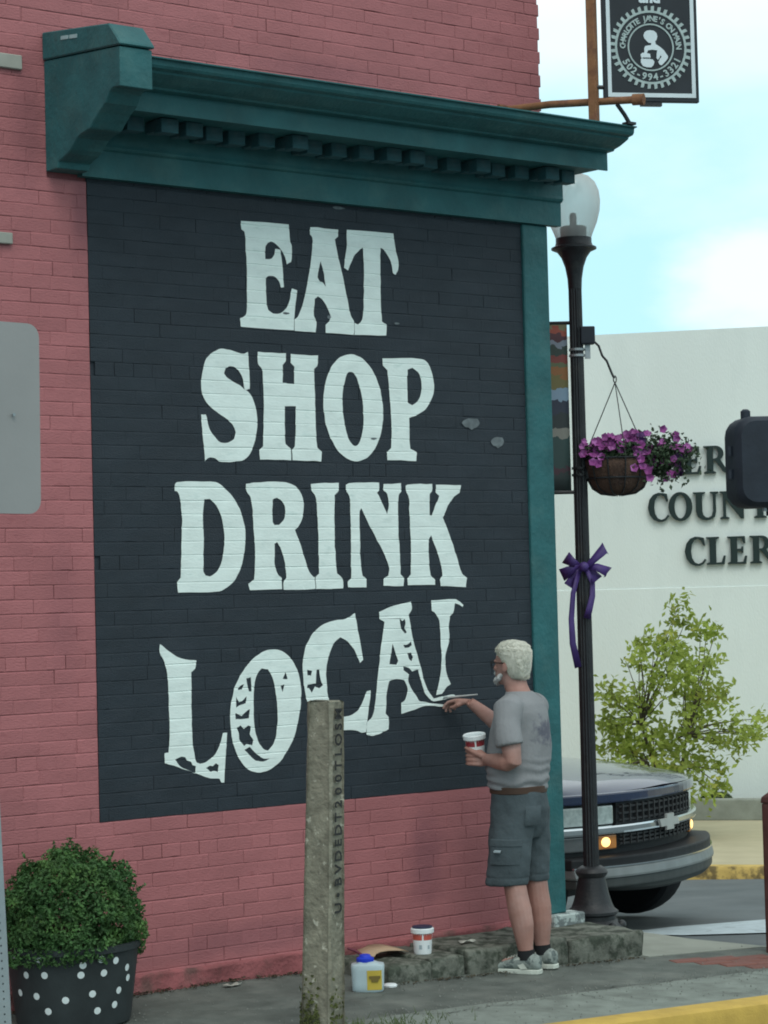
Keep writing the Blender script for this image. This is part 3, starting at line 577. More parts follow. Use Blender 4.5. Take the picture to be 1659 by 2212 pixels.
SERIF = {
 'E': [[(0, 0), (.64, 0), (.68, .29), (.61, .29), (.54, .08), (.34, .07), (.34, .47), (.47, .47), (.5, .40), (.55, .40), (.55, .63), (.5, .63), (.47, .55), (.34, .55), (.34, .93), (.5, .92), (.57, .74), (.63, .74), (.62, 1), (0, 1), (0, .95), (.11, .91), (.11, .09), (0, .05)]],
 'L': [[(0, 0), (.62, 0), (.67, .32), (.60, .32), (.53, .08), (.34, .07), (.34, .91), (.45, .95), (.45, 1), (0, 1), (0, .95), (.11, .91), (.11, .09), (0, .05)]],
 'T': [[(.18, 0), (.62, 0), (.62, .05), (.51, .09), (.51, .92), (.66, .91), (.73, .72), (.79, .72), (.77, 1), (.03, 1), (.01, .72), (.07, .72), (.14, .91), (.29, .92), (.29, .09), (.18, .05)]],
 'N': [[(0, 0), (.32, 0), (.32, .05), (.21, .09), (.21, .70), (.72, 0), (.83, 0), (.83, .91), (.92, .95), (.92, 1), (.62, 1), (.62, .95), (.73, .91), (.73, .38), (.29, 1), (0, 1), (0, .95), (.11, .90), (.11, .09), (0, .05)]],
 'U': [[(0, 1), (0, .95), (.1, .91), (.1, .28), (.16, .10), (.3, 0), (.46, -.03), (.62, 0), (.76, .1), (.8, .28), (.8, .91), (.9, .95), (.9, 1), (.6, 1), (.6, .95), (.7, .91), (.7, .3), (.65, .13), (.53, .07), (.43, .09), (.35, .17), (.32, .3), (.32, .91), (.43, .95), (.43, 1)]],
 'O': [ellp(.42, .5, .42, .53), ellp(.42, .5, .21, .43)],
 'C': [[(.68, .98), (.72, .7), (.66, .7), (.58, .88), (.46, .95), (.34, .9), (.25, .75), (.22, .5), (.25, .26), (.34, .1), (.47, .04), (.6, .09), (.70, .22), (.75, .18), (.64, .03), (.52, -.03), (.36, -.03), (.2, .04), (.06, .22), (0, .5), (.06, .78), (.2, .96), (.38, 1.03), (.56, 1.01)]],
 'S': [[(.55, .98), (.57, .72), (.51, .72), (.42, .9), (.31, .94), (.22, .88), (.22, .77), (.32, .67), (.48, .56), (.59, .43), (.6, .25), (.53, .08), (.38, -.02), (.2, -.02), (.02, .04), (0, .32), (.06, .32), (.15, .12), (.27, .05), (.37, .1), (.38, .22), (.3, .34), (.12, .46), (.02, .6), (.02, .78), (.1, .94), (.26, 1.03), (.42, 1.01)]],
 'K': [[(0, 0), (.42, 0), (.42, .05), (.34, .09), (.34, .42), (.62, .09), (.55, .05), (.55, 0), (.9, 0), (.9, .05), (.82, .09), (.5, .56), (.74, .9), (.84, .95), (.84, 1), (.53, 1), (.53, .95), (.6, .91), (.34, .56), (.34, .91), (.42, .95), (.42, 1), (0, 1), (0, .95), (.11, .91), (.11, .09), (0, .05)]],
 'A': [[(0, 0), (.3, 0), (.3, .05), (.21, .08), (.27, .27), (.56, .27), (.62, .08), (.52, .05), (.52, 0), (.92, 0), (.92, .05), (.84, .09), (.53, 1.02), (.42, 1.02), (.12, .09), (0, .05)], [(.29, .35), (.41, .72), (.53, .35)]],
 'Y': [[(.22, 0), (.66, 0), (.66, .05), (.55, .09), (.55, .42), (.8, .91), (.9, .95), (.9, 1), (.58, 1), (.58, .95), (.67, .91), (.49, .54), (.33, .91), (.42, .95), (.42, 1), (0, 1), (0, .95), (.08, .91), (.33, .42), (.33, .09), (.22, .05)]],
}
o_, i_ = bowl(.38, 0, 1, .46, .2); SERIF['D'] = [[(0, 0)] + list(reversed(o_)) + [(0, 1), (0, .95), (.11, .91), (.11, .09), (0, .05)], list(reversed(i_)) + [(.33, .93), (.33, .07)]]
o_, i_ = bowl(.42, .46, 1, .28, .19)
SERIF['R'] = [[(0, 0), (.42, 0), (.42, .05), (.33, .09), (.33, .47), (.4, .47), (.66, .06), (.8, -.02), (.92, .03), (.92, .08), (.82, .1), (.58, .5)] + list(reversed(o_))[1:] + [(0, 1), (0, .95), (.11, .91), (.11, .09), (0, .05)], list(reversed(i_)) + [(.33, .94), (.33, .53)]]
def clerk(word, xs, z):
    for ch, x in zip(word, xs):
        me = outline_mesh([[(u * 0.302 * 1.0, v * 0.295) for u, v in lp] for lp in SERIF[ch]], 0.04)
        xform(clean(me, M['sign_letter']), Matrix.Translation((x, -0.03, z)) @ Matrix.Rotation(PI / 2, 4, 'X'))
        o = link('raised_letter', me, wb)
clerk('ANDERSON', (-0.90, -0.60, -0.30, -0.05, 0.185, 0.475, 0.70, 0.99), 3.138 - FZ)
clerk('COUNTY', (-0.425, -0.205, 0.058, 0.342, 0.645, 0.93), 2.648 - FZ)
clerk('CLERK', (-0.045, 0.185, 0.408, 0.643, 0.90), 2.165 - FZ)
# ------------------------------------------------------------------ street lamp on the corner
M['iron'] = mat('black_cast_iron', (0.014, 0.017, 0.020), 0.5, 0.25, 9, 0.3, 60, col2=(0.035, 0.036, 0.034), c2lo=0.55, c2hi=0.75, c2scale=8, spec=0.45)
M['steel'] = mat('dull_steel', (0.33, 0.36, 0.37), 0.45, 0.15, 14, 0.1, 60, metal=0.5)
M['dark_plastic'] = mat('dark_plastic', (0.02, 0.025, 0.035), 0.55, 0.15, 10)
def globe_mat():
    m = bpy.data.materials.new('frosted_globe'); m.use_nodes = True; t = m.node_tree; t.nodes.clear(); n = t.nodes.new; l = t.links.new
    o = n('ShaderNodeOutputMaterial'); tr = n('ShaderNodeBsdfTransparent'); tr.inputs[0].default_value = (0.9, 0.93, 0.92, 1); tl = n('ShaderNodeBsdfTranslucent'); tl.inputs[0].default_value = (0.8, 0.83, 0.8, 1)
    df = n('ShaderNodeBsdfDiffuse'); df.inputs[0].default_value = (0.75, 0.78, 0.76, 1); gl = n('ShaderNodeBsdfGlossy'); gl.inputs['Roughness'].default_value = 0.15
    a = n('ShaderNodeMixShader'); a.inputs[0].default_value = 0.5; b = n('ShaderNodeMixShader'); lw = n('ShaderNodeLayerWeight'); lw.inputs[0].default_value = 0.35
    mr = n('ShaderNodeMapRange'); mr.inputs['To Min'].default_value = 0.42; mr.inputs['To Max'].default_value = 0.95
    c = n('ShaderNodeMixShader'); c.inputs[0].default_value = 0.05
    l(tl.outputs[0], a.inputs[1]); l(df.outputs[0], a.inputs[2]); l(lw.outputs['Facing'], mr.inputs['Value']); l(mr.outputs[0], b.inputs[0]); l(tr.outputs[0], b.inputs[1]); l(a.outputs[0], b.inputs[2])
    l(b.outputs[0], c.inputs[1]); l(gl.outputs[0], c.inputs[2]); l(c.outputs[0], o.inputs['Surface']); return m
LX, LY = 3.468, 0.190; LZ = walk_z(LX, 0) + 0.004
lamp = thing('street_lamp', 'black cast iron street lamp with frosted acorn globe on the pavement corner', 'street lamp', (LX, LY, LZ))
b = MB(); b.lathe([(0.195, -0.02), (0.195, 0.035), (0.18, 0.06), (0.15, 0.085), (0.135, 0.10), (0.135, 0.125), (0.15, 0.135), (0.15, 0.15), (0.125, 0.17), (0.112, 0.20), (0.098, 0.25), (0.085, 0.31), (0.078, 0.345), (0.09, 0.36), (0.095, 0.375), (0.085, 0.395), (0.06, 0.41)], n=16)
for k in range(8):
    a = 2 * PI * k / 8; b.ell((0.165 * math.cos(a), 0.165 * math.sin(a), 0.066), (0.03, 0.03, 0.03), 8, 5)
b.build('base', M['iron'], lamp, smooth=True)
b = MB(); n = 16; R = []
for z, r in ((0.40, 0.044), (0.9, 0.043), (1.9, 0.0405), (3.2, 0.038), (3.88, 0.0365)):
    R.append([Vector(((r + (0.003 if k % 2 else -0.0015)) * math.cos(2 * PI * k / 32), (r + (0.003 if k % 2 else -0.0015)) * math.sin(2 * PI * k / 32), z)) for k in range(32)])
b.rings(R); b.build('pole', M['iron'], lamp, smooth=False)
b = MB(); b.lathe([(0.04, 3.80), (0.043, 3.86), (0.055, 3.93), (0.075, 3.985), (0.10, 4.02), (0.134, 4.035), (0.134, 4.045), (0.112, 4.055), (0.106, 4.075), (0.106, 4.10), (0.09, 4.105)], n=24)
b.build('globe_holder', M['iron'], lamp, smooth=True)
b = MB(); b.lathe([(0.078, 4.10), (0.078, 4.165), (0.07, 4.17)], n=20); b.lathe([(0.02, 4.17), (0.022, 4.23), (0.015, 4.25)], n=12); b.build('lamp_socket', M['dark_plastic'], lamp, smooth=True)
b = MB(); b.lathe([(0.104, 4.10), (0.115, 4.13), (0.14, 4.19), (0.158, 4.26), (0.163, 4.32), (0.156, 4.38), (0.135, 4.43), (0.10, 4.465), (0.05, 4.485), (0.012, 4.49)], n=32, caps=False); b.build('globe', globe_mat(), lamp, smooth='all')
# electric box and banner arms strapped to the pole
b = MB(); b.box((0.035, -0.055, 3.52), (0.085, 0.075, 0.105), Matrix.Rotation(-0.6, 3, 'Z')); b.build('outlet_box', M['dark_plastic'], lamp, bevel=0.008)
b = MB()
for z in (3.44, 3.405): b.lathe([(0.042, z - 0.007), (0.047, z - 0.007), (0.047, z + 0.007), (0.042, z + 0.007)], n=16)
b.box((0.045, -0.045, 3.435), (0.03, 0.02, 0.10), Matrix.Rotation(-0.6, 3, 'Z')); b.build('clamp', M['steel'], lamp, smooth=True)
b = MB()
for z in (2.74, 2.70): b.lathe([(0.046, z - 0.007), (0.05, z - 0.007), (0.05, z + 0.007), (0.046, z + 0.007)], n=16)
b.box((0.04, -0.05, 2.72), (0.06, 0.05, 0.09), Matrix.Rotation(-0.6, 3, 'Z')); b.build('clamp', M['iron'], lamp, smooth=True)
hx, hy = 0.787, -0.617     # towards image right
b = MB(); pts = []
for s, z in ((0.07, 3.50), (0.10, 3.49), (0.13, 3.46), (0.15, 3.40), (0.175, 3.37), (0.205, 3.29), (0.217, 3.265)): pts.append((hx * s - 0.0, hy * s, z))
b.tube(pts, 0.007, 8); b.build('basket_hook', M['iron'], lamp, smooth=True)

# hanging basket
BS = 0.220; BX, BY = LX + hx * BS, LY + hy * BS; BZ = LZ + 2.575
bk = thing('hanging_basket', 'brown lined hanging basket on wire hanger hooked to the street lamp', 'flower basket', (BX, BY, BZ))
M['coir'] = mat('coir_liner', (0.085, 0.052, 0.038), 1, 0.3, 18, 0.9, 70, col2=(0.045, 0.03, 0.026), c2lo=0.5, c2hi=0.7, c2scale=12)
b = MB(); prof_b = [(0.02, 0.0), (0.10, 0.012), (0.15, 0.045), (0.178, 0.10), (0.192, 0.17), (0.197, 0.215), (0.185, 0.217), (0.17, 0.20)]
b.lathe(prof_b, n=28, caps=False); b.build('liner', M['coir'], bk, smooth='all')
b = MB()
for k in range(12):
    a = 2 * PI * k / 12; b.tube([((r + 0.006) * math.cos(a), (r + 0.006) * math.sin(a), z - 0.002) for r, z in prof_b[:6]], 0.004, 6)
for r, z in ((0.203, 0.215), (0.184, 0.10)): b.tube([(r * math.cos(t), r * math.sin(t), z) for t in lin(0, 2 * PI, 29)], 0.0045, 6)
b.build('wire_frame', M['iron'], bk, smooth=True)
top = Vector((0, 0, 0.665))
b = MB()
for a in (2.55, 4.2, 5.9): b.tube([(0.2 * math.cos(a), 0.2 * math.sin(a), 0.215), tuple(top)], 0.0032, 6)
b.tube([tuple(top + Vector((0.012 * math.cos(t), 0.0, 0.02 + 0.02 * math.sin(t)))) for t in lin(0, 2 * PI, 13)], 0.0035, 6)
b.build('hanger', M['iron'], bk, smooth=True)
M['leaf_dk'] = mat('basket_leaf', (0.035, 0.062, 0.03), 0.6, 0.45, 14)
M['petal'] = mat('magenta_petal', (0.25, 0.055, 0.22), 0.6, 0.3, 16, col2=(0.42, 0.15, 0.40), c2lo=0.5, c2hi=0.6, c2scale=20)
M['petal_d'] = mat('dark_purple_petal', (0.07, 0.025, 0.11), 0.6, 0.3, 16)
fl = thing('flowers', 'magenta petunias with trailing green leaves growing from the hanging basket', 'flowers', (BX, BY, BZ + 0.2))
rf = random.Random(3)
def leaf(b, c, nrm, up, L, W, fold=0.25):
    c = Vector(c); n = Vector(nrm).normalized(); u = (Vector(up) - n * n.dot(Vector(up)))
    u = u.normalized() if u.length > 1e-4 else n.orthogonal().normalized(); v = n.cross(u)
    b.add([c - u * L * .5, c + v * W * .5 + n * W * fold - u * L * .05, c + u * L * .5, c - v * W * .5 + n * W * fold - u * L * .05], [(0, 1, 2), (0, 2, 3)])
def rv(r=rf): 
    z = r.uniform(-1, 1); a = r.uniform(0, 2 * PI); q = math.sqrt(1 - z * z); return Vector((q * math.cos(a), q * math.sin(a), z))
b = MB()
hr = Vector((hx, hy, 0)); hf = Vector((-hy, hx, 0))
for _ in range(1000):
    a = rf.uniform(0, 2 * PI); q = math.sqrt(rf.random()) * 0.2
    leaf(b, (q * math.cos(a), q * math.sin(a), rf.uniform(0.0, 0.13) * (1.1 - q * 2)), rv() + Vector((0, 0, .8)), rv(), rf.uniform(.025, .045), rf.uniform(.018, .03))
for _ in range(1500):    # trailing mass on the right of the basket
    p = hr * (0.265 + rf.gauss(0, 0.078)) + hf * rf.gauss(0, 0.085) + Vector((0, 0, 0.015 + rf.gauss(0, 0.06)))
    leaf(b, p, rv() + Vector((0, 0, .4)), rv(), rf.uniform(.022, .04), rf.uniform(.016, .026))
for k in range(14):     # loose sprigs
    d = hr * rf.uniform(.2, .38) + hf * rf.uniform(-.15, .15); p0 = d * 0.8; s = rf.uniform(-.09, .12)
    for q in range(7):
        p = p0 + d * 0.06 * q + Vector((0, 0, s * (1 - q * 0.15) + rf.uniform(-.01, .01))); leaf(b, p, rv() + Vector((0, 0, .5)), rv(), .026, .02)
b.build('leaves', M['leaf_dk'], fl, keep=True)
def petunia(b, c, n, r):
    c = Vector(c); n = Vector(n).normalized(); u = n.orthogonal().normalized(); v = n.cross(u); pts = [c - n * r * 0.5]
    for k in range(10):
        a = 2 * PI * k / 10; q = r * (1.0 if k % 2 == 0 else 0.8); pts.append(c + u * q * math.cos(a) + v * q * math.sin(a) + n * r * 0.1 * rf.uniform(-1, 1))
    b.add(pts, [(0, 1 + k, 1 + (k + 1) % 10) for k in range(10)])
def bloom(pts, m):
    for p, n_, r in pts:
        b = MB(); petunia(b, p, n_, r); b.build('blossom', m, fl, keep=True)
pts = []
for _ in range(150):
    s = rf.choice((-0.15, -0.10, -0.08, -0.02, 0.06, 0.1, 0.15)) + rf.gauss(0, .035); f_ = rf.uniform(-.18, .1)
    z = 0.095 + rf.uniform(-.06, .06) + (0.03 if s > 0.05 else 0) - abs(s) * 0.15
    pts.append((hr * s + hf * f_ + Vector((0, 0, z)), Vector((-0.617, -0.787, 0)) + rv() * 0.6 + Vector((0, 0, .5)), rf.uniform(.02, .03)))
for s, z in ((.12, .0), (.13, -.04), (.16, -.07), (.08, -.05), (-.16, -.01), (-.13, -.02), (.17, -.11), (.1, .03)): pts.append((hr * s - hf * 0.18 + Vector((0, 0, z)), Vector((-0.617, -0.787, .2)) + rv() * .3, .027))
bloom(pts, M['petal'])
bloom([(hr * (0.27 + rf.gauss(0, .06)) - hf * rf.uniform(.04, .14) + Vector((0, 0, .03 + rf.gauss(0, .05))), Vector((-.617, -.787, .3)) + rv() * .6, rf.uniform(.019, .027)) for _ in range(34)], M['petal'])
bloom([(hr * (0.37 + rf.gauss(0, .018)) + hf * rf.uniform(-.1, .06) + Vector((0, 0, rf.uniform(-.08, .09))), Vector((-.617, -.787, .2)) + rv() * .6, .026) for _ in range(12)] + [(hr * (0.12 + rf.gauss(0, .04)) - hf * .1 + Vector((0, 0, .13 + rf.uniform(-.02, .03))), Vector((-.617, -.787, .6)) + rv() * .5, .025) for _ in range(8)], M['petal_d'])

# street banner on the lamp, mostly behind the building corner
def banner_mat():
    m = bpy.data.materials.new('banner_print'); m.use_nodes = True; t = m.node_tree; n = t.nodes.new; l = t.links.new; bs = t.nodes['Principled BSDF']; bs.inputs['Roughness'].default_value = 0.7
    c = n('ShaderNodeTexCoord'); sp = n('ShaderNodeSeparateXYZ'); l(c.outputs['Object'], sp.inputs[0])
    nz = n('ShaderNodeTexNoise'); nz.inputs['Scale'].default_value = 24; nz.inputs['Detail'].default_value = 2; l(c.outputs['Object'], nz.inputs['Vector'])
    a = n('ShaderNodeMath'); a.operation = 'MULTIPLY_ADD'; a.inputs[1].default_value = 0.11; l(nz.outputs['Fac'], a.inputs[0]); l(sp.outputs['Z'], a.inputs[2])
    mr = n('ShaderNodeMapRange'); mr.inputs['From Min'].default_value = 0.0 + .04; mr.inputs['From Max'].default_value = 1.0 + .04; l(a.outputs[0], mr.inputs['Value'])
    r = n('ShaderNodeValToRGB'); r.color_ramp.interpolation = 'CONSTANT'; e = r.color_ramp.elements
    stops = [(0.0, (8, 40, 40)), (0.12, (70, 20, 45)), (0.16, (25, 68, 66)), (0.33, (150, 150, 140)), (0.38, (25, 38, 42)), (0.47, (30, 40, 70)), (0.54, (150, 180, 205)), (0.62, (130, 120, 60)), (0.68, (170, 110, 50)), (0.74, (110, 120, 80)), (0.78, (150, 60, 50)), (0.82, (45, 65, 55)), (0.86, (150, 160, 175)), (0.90, (90, 30, 45)), (0.94, (180, 80, 55)), (0.97, (140, 135, 95))]
    e[0].position, e[0].color = stops[0][0], (*srgb(*stops[0][1]), 1); e[1].position, e[1].color = stops[1][0], (*srgb(*stops[1][1]), 1)
    for p, q in stops[2:]: x = e.new(p); x.color = (*srgb(*q), 1)
    fd = n('ShaderNodeMixRGB'); fd.inputs[0].default_value = .38; fd.inputs[2].default_value = (.07, .085, .085, 1); l(mr.outputs[0], r.inputs['Fac']); l(r.outputs['Color'], fd.inputs[1]); l(fd.outputs[0], bs.inputs['Base Color']); return m
ban = thing('street_banner', 'narrow printed street banner hung between two arms on the black lamp post', 'banner', (LX - hx * 0.055, LY - hy * 0.055, LZ + 2.61), math.atan2(hy, hx))
b = MB(); R = []
for s in lin(-0.50, 0.0, 12): R.append([(s, 0.012 * math.sin(s * 9) - .002, z) for z in lin(0.0, 0.98, 12)])
b.rings(R, False, False); me_b = b; o = me_b.build('cloth', banner_mat(), ban, smooth='all', keep=True)
q = o.modifiers.new('t', 'SOLIDIFY'); q.thickness = 0.003
b = MB()
for z in (-0.01, 0.99): b.tube([(-0.52, 0, z), (0.06, 0, z)], 0.011, 8); b.ell((-0.53, 0, z), (.02, .02, .02), 8, 6)
b.build('banner_arm', M['iron'], ban, smooth=True)

# purple ribbon bow
M['ribbon'] = mat('purple_ribbon', (0.055, 0.027, 0.155), 0.55, 0.25, 9, spec=0.5)
bow = thing('ribbon_bow', 'purple ribbon bow with long tails tied round the black lamp post', 'bow', (LX, LY, LZ + 2.16), math.atan2(hy, hx)); bow.scale = (.86, 1, .95)
def strip(pts, w0, w1, yoff, seed=0):
    b = MB(); R = []
    for i, (x, z) in enumerate(pts):
        t = i / (len(pts) - 1); p = Vector((x, yoff + 0.02 * math.sin(t * 6 + seed), z)); q0 = Vector((pts[max(i - 1, 0)][0], 0, pts[max(i - 1, 0)][1])); q1 = Vector((pts[min(i + 1, len(pts) - 1)][0], 0, pts[min(i + 1, len(pts) - 1)][1]))
        d = (q1 - q0).normalized(); s = Vector((-d.z, 0.25, d.x)).normalized(); wd = (w0 + (w1 - w0) * t) / 2
        R.append([p + s * wd, p + Vector((0, 0.002, 0)), p - s * wd])
    b.rings(R, False, False); return b
loops_ = [[(0.02, .0), (.08, .05), (.14, .105), (.15, .11)], [(.02, .0), (.09, -.005), (.16, -.035), (.165, -.04)], [(-.02, .0), (-.08, .03), (-.12, .06)], [(-.02, 0), (-.09, -.02), (-.15, -.05)], [(0.02, -.01), (.06, -.04), (.09, -.085)], [(-.02, -.02), (-.07, -.07), (-.10, -.12)]]
for i, lp in enumerate(loops_):
    o = strip(lp, .03, .085, -.06 + .006 * i, i).build('loop', M['ribbon'], bow, smooth='all', keep=True); o.modifiers.new('t', 'SOLIDIFY').thickness = .003
for i, lp in enumerate(([(0.02, -.02), (.06, -.10), (.055, -.18), (.03, -.26), (.012, -.32)], [(-.03, -.03), (-.075, -.16), (-.095, -.32), (-.09, -.47), (-.055, -.62)])):
    o = strip(lp, .03, .05, -.055, i).build('tail', M['ribbon'], bow, smooth='all', keep=True); o.modifiers.new('t', 'SOLIDIFY').thickness = .003
b = MB(); b.ell((0, -.062, 0), (.035, .022, .03), 10, 6); b.lathe([(.047, -.014), (.05, -.012), (.05, .014), (.047, .014)], n=18); b.build('knot', M['ribbon'], bow, smooth=True)

# ------------------------------------------------------------------ hanging shop sign on its bracket
M['rust'] = mat('rusty_orange_pipe', (0.24, 0.115, 0.055), 0.75, 0.2, 12, 0.3, 60, col2=(0.16, 0.07, 0.045), c2lo=0.5, c2hi=0.65, c2scale=10)
M['pink_metal'] = M['rust']
M['sign_black'] = mat('sign_black', (0.020, 0.026, 0.032), 0.55, 0.15, 7)
M['sign_white'] = mat('sign_white', (0.60, 0.69, 0.72), 0.55, 0.06, 9)
M['sign_green'] = mat('sign_pale_print', (0.36, 0.45, 0.44), 0.6, 0.12, 30)
br = thing('sign_bracket', 'rusty orange pipe bracket fixed to the building corner above the cornice', 'bracket', (2.95, -0.56, 4.55))
b = MB(); b.box((0.0, 0.0, 0.55), (0.048, 0.048, 1.24), Matrix.Rotation(0.4, 3, 'Z')); b.build('upright', M['rust'], br, bevel=0.004)
def pW(x, y, d):   # helper for the pipes: metres relative to the bracket
    return Vector((x, y, d)) - Vector((2.95, -0.56, 4.55))
b = MB(); b.tube([pW(2.80, 0.02, 4.665), pW(2.86, -0.30, 4.645), pW(3.08, -0.76, 4.612)], 0.021, 12); b.build('pipe', M['rust'], br, smooth=True)
b = MB(); b.tube([pW(3.07, -0.745, 4.613), pW(3.10, -0.80, 4.609)], 0.032, 12); b.build('pipe_cap', M['rust'], br, smooth=True)
b = MB(); b.tube([pW(3.03, -0.66, 4.60), pW(3.075, -0.67, 4.545), pW(3.10, -0.68, 4.50)], 0.012, 8); b.box(pW(3.10, -.68, 4.495), (.06, .05, .014)); b.build('brace', M['iron'], br, smooth=True)
b = MB(); b.box(pW(2.79, 0.0, 4.668), (.12, .05, .03)); b.build('wall_plate', M['rust'], br, bevel=0.004)
SGL = Vector((2.997, -0.592, 4.622)); SD = Vector((0.487, -0.255, 0)).normalized()
SZ = math.atan2(SD.y, SD.x)
sg = thing('shop_sign', 'hanging black shop sign with white border and round gear emblem of a cook', 'sign', (SGL.x, SGL.y, SGL.z), SZ)
SWd, SHt = 0.545, 0.98
b = MB(); b.bbox(0, SWd, -0.018, 0.018, 0, SHt); b.build('board', M['sign_black'], sg, bevel=0.004)
def flat(loops, m, nm, y=-0.0205, th=0.004):
    me = outline_mesh(loops, th); xform(clean(me, m), Matrix.Translation((0, y, 0)) @ Matrix.Rotation(PI / 2, 4, 'X')); return link(nm, me, sg)
flat([[(.02, .024), (SWd - .02, .024), (SWd - .02, SHt - .024), (.02, SHt - .024)], [(.041, .047), (.041, SHt - .047), (SWd - .041, SHt - .047), (SWd - .041, .047)]], M['sign_white'], 'border')
def put_text(s, x, z, size, m, rot=0.0, y=-0.0205, parent=None, off=0.0, nm='lettering'):
    me = text_mesh(s, size, 0.004, 'CENTER', off); xform(clean(me, m), Matrix.Translation((x, y, z)) @ Matrix.Rotation(PI / 2, 4, 'X') @ Matrix.Rotation(rot, 4, 'Z')); return link(nm, me, parent or sg)
put_text('and', SWd / 2, 0.555, 0.085, M['sign_white'], off=0.004)
GC = (0.272, 0.303)
circ = lambda r, n=48: [(GC[0] + r * math.cos(2 * PI * k / n), GC[1] + r * math.sin(2 * PI * k / n)) for k in range(n)]
teeth = []
NT = 36
for k in range(NT):
    for q, r in ((0.0, .206), (.34, .206), (.38, .234), (.80, .230), (.84, .206)):
        a = 2 * PI * (k + q) / NT; teeth.append((GC[0] + r * math.cos(a), GC[1] + r * math.sin(a)))
flat([teeth, circ(.194)], M['sign_green'], 'gear_ring')
flat([circ(.133), circ(.125)], M['sign_green'], 'inner_ring')
def arc_text(s, r, a0, a1, size, flip=False):
    for i, ch in enumerate(s):
        if ch == ' ': continue
        a = math.radians(a0 + (a1 - a0) * i / (len(s) - 1))
        put_text(ch, GC[0] + r * math.cos(a), GC[1] + r * math.sin(a), size, M['sign_green'], a - PI / 2 if not flip else a + PI / 2, off=0.0015, nm='ring_letter')
arc_text("CHARLOTTE JANE'S ON MAIN", .147, 178, 2, .043)
arc_text("502-994-3321", .184, 210, 335, .054, True)
# white figure of a cook stirring a pot
U = lambda x, y: (GC[0] + (x - 735) * .000366 * 1.0, GC[1] - (y - 700) * .000366)
flat([[U(*p) for p in ((625, 520), (640, 475), (680, 445), (730, 438), (790, 445), (830, 480), (842, 530), (830, 580), (805, 610), (815, 650), (880, 690), (940, 740), (1000, 830), (1000, 860), (960, 910), (900, 970), (870, 965), (845, 920), (870, 880), (900, 840), (885, 815), (865, 860), (840, 890), (820, 860), (825, 800), (835, 745), (760, 735), (690, 745), (670, 790), (720, 800), (725, 850), (715, 880), (760, 885), (785, 920), (770, 970), (735, 1005), (660, 1005), (600, 985), (570, 930), (575, 885), (585, 870), (570, 810), (600, 785), (632, 785), (632, 715), (650, 680), (740, 665), (745, 635), (700, 630), (660, 590), (635, 560))]], M['sign_white'], 'cook_figure')
flat([[U(*p) for p in ((600, 858), (715, 858), (715, 872), (600, 872))]], M['sign_black'], 'pot_band', y=-0.0232, th=0.002)
b = MB()
for z in (0.08, 0.85): b.tube([(-0.05, 0, z), (0.01, 0, z)], 0.012, 8)
b.box((0.27, 0.0, -0.012), (0.12, 0.03, 0.02)); b.build('hanger', M['iron'], sg, smooth=True)

# ------------------------------------------------------------------ pedestrian signal (seen from behind) on its pole, right edge
sgp = Vector((2.335, -2.205, 2.30))
sig = thing('pedestrian_signal', 'dark pedestrian signal housing seen from behind at the right edge', 'signal', tuple(sgp), math.atan2(hy, hx) + 0.12)
M['housing'] = mat('dark_signal_housing', (0.018, 0.025, 0.036), 0.6, 0.2, 8, 0.15, 50)
b = MB(); R = []
def rr(w_, h_, r, y, cx=0, cz=0, n=5):
    p = []
    for sx, sz, a0 in ((1, 1, 0), (-1, 1, 90), (-1, -1, 180), (1, -1, 270)):
        for k in range(n): a = math.radians(a0 + 90 * k / (n - 1)); p.append((cx + sx * (w_ / 2 - r) + r * math.cos(a), y, cz + sz * (h_ / 2 - r) + r * math.sin(a)))
    return p
H0 = 0.435; Wd = 0.45; cx = 0.135; cz = 0.215
b.rings([rr(Wd - .05, H0 - .05, .07, -.11, cx, cz), rr(Wd - .012, H0 - .012, .085, -.085, cx, cz), rr(Wd, H0, .09, -.05, cx, cz), rr(Wd, H0, .09, .10, cx, cz), rr(Wd - .02, H0 - .02, .085, .11, cx, cz)])
b.build('housing', M['housing'], sig, smooth=True)
b = MB()
for z in (.16, .27): b.tube([(-.1, -.02, z - .022), (-.1, -.02, z + .022)], .014, 10)
b.build('hinge', M['housing'], sig, smooth=True)
b = MB(); b.lathe([(.024, .42), (.024, .46), (.012, .47)], (-.012, 0, 0), n=12); b.lathe([(.03, .42), (.03, .55), (.03, .555)], (.14, 0, 0), n=14); b.tube([(.14, 0, .54), (.2, 0, .60), (.75, 0, .62)], .03, 12); b.build('mounting_pipe', M['housing'], sig, smooth=True); b = MB(); b.lathe([(.035, -.04), (.035, .0)], (.11, 0, 0), n=12)
b.tube([(.11, 0, -.03), (.2, 0, -.1), (.75, 0, -.12)], .025, 10); b.build('mounting_pipe', M['housing'], sig, smooth=True)
b = MB(); b.lathe([(.012, -.02), (.012, .02)], (.06, -.03, -0.0), n=10); b.build('screw', M['steel'], sig, smooth=True)
gx = sgp + Vector((math.cos(math.atan2(hy, hx) + .12), math.sin(math.atan2(hy, hx) + .12), 0)) * .78
spole = thing('signal_pole', 'dark steel signal pole on the kerb carrying the pedestrian signal', 'pole', (gx.x, gx.y, road_z(gx.x, gx.y)))
b = MB(); b.lathe([(.16, 0), (.16, .12), (.07, .3), (.06, .34), (.055, 3.6), (.03, 3.63)], n=18); b.build('shaft', M['housing'], spole, smooth=True)

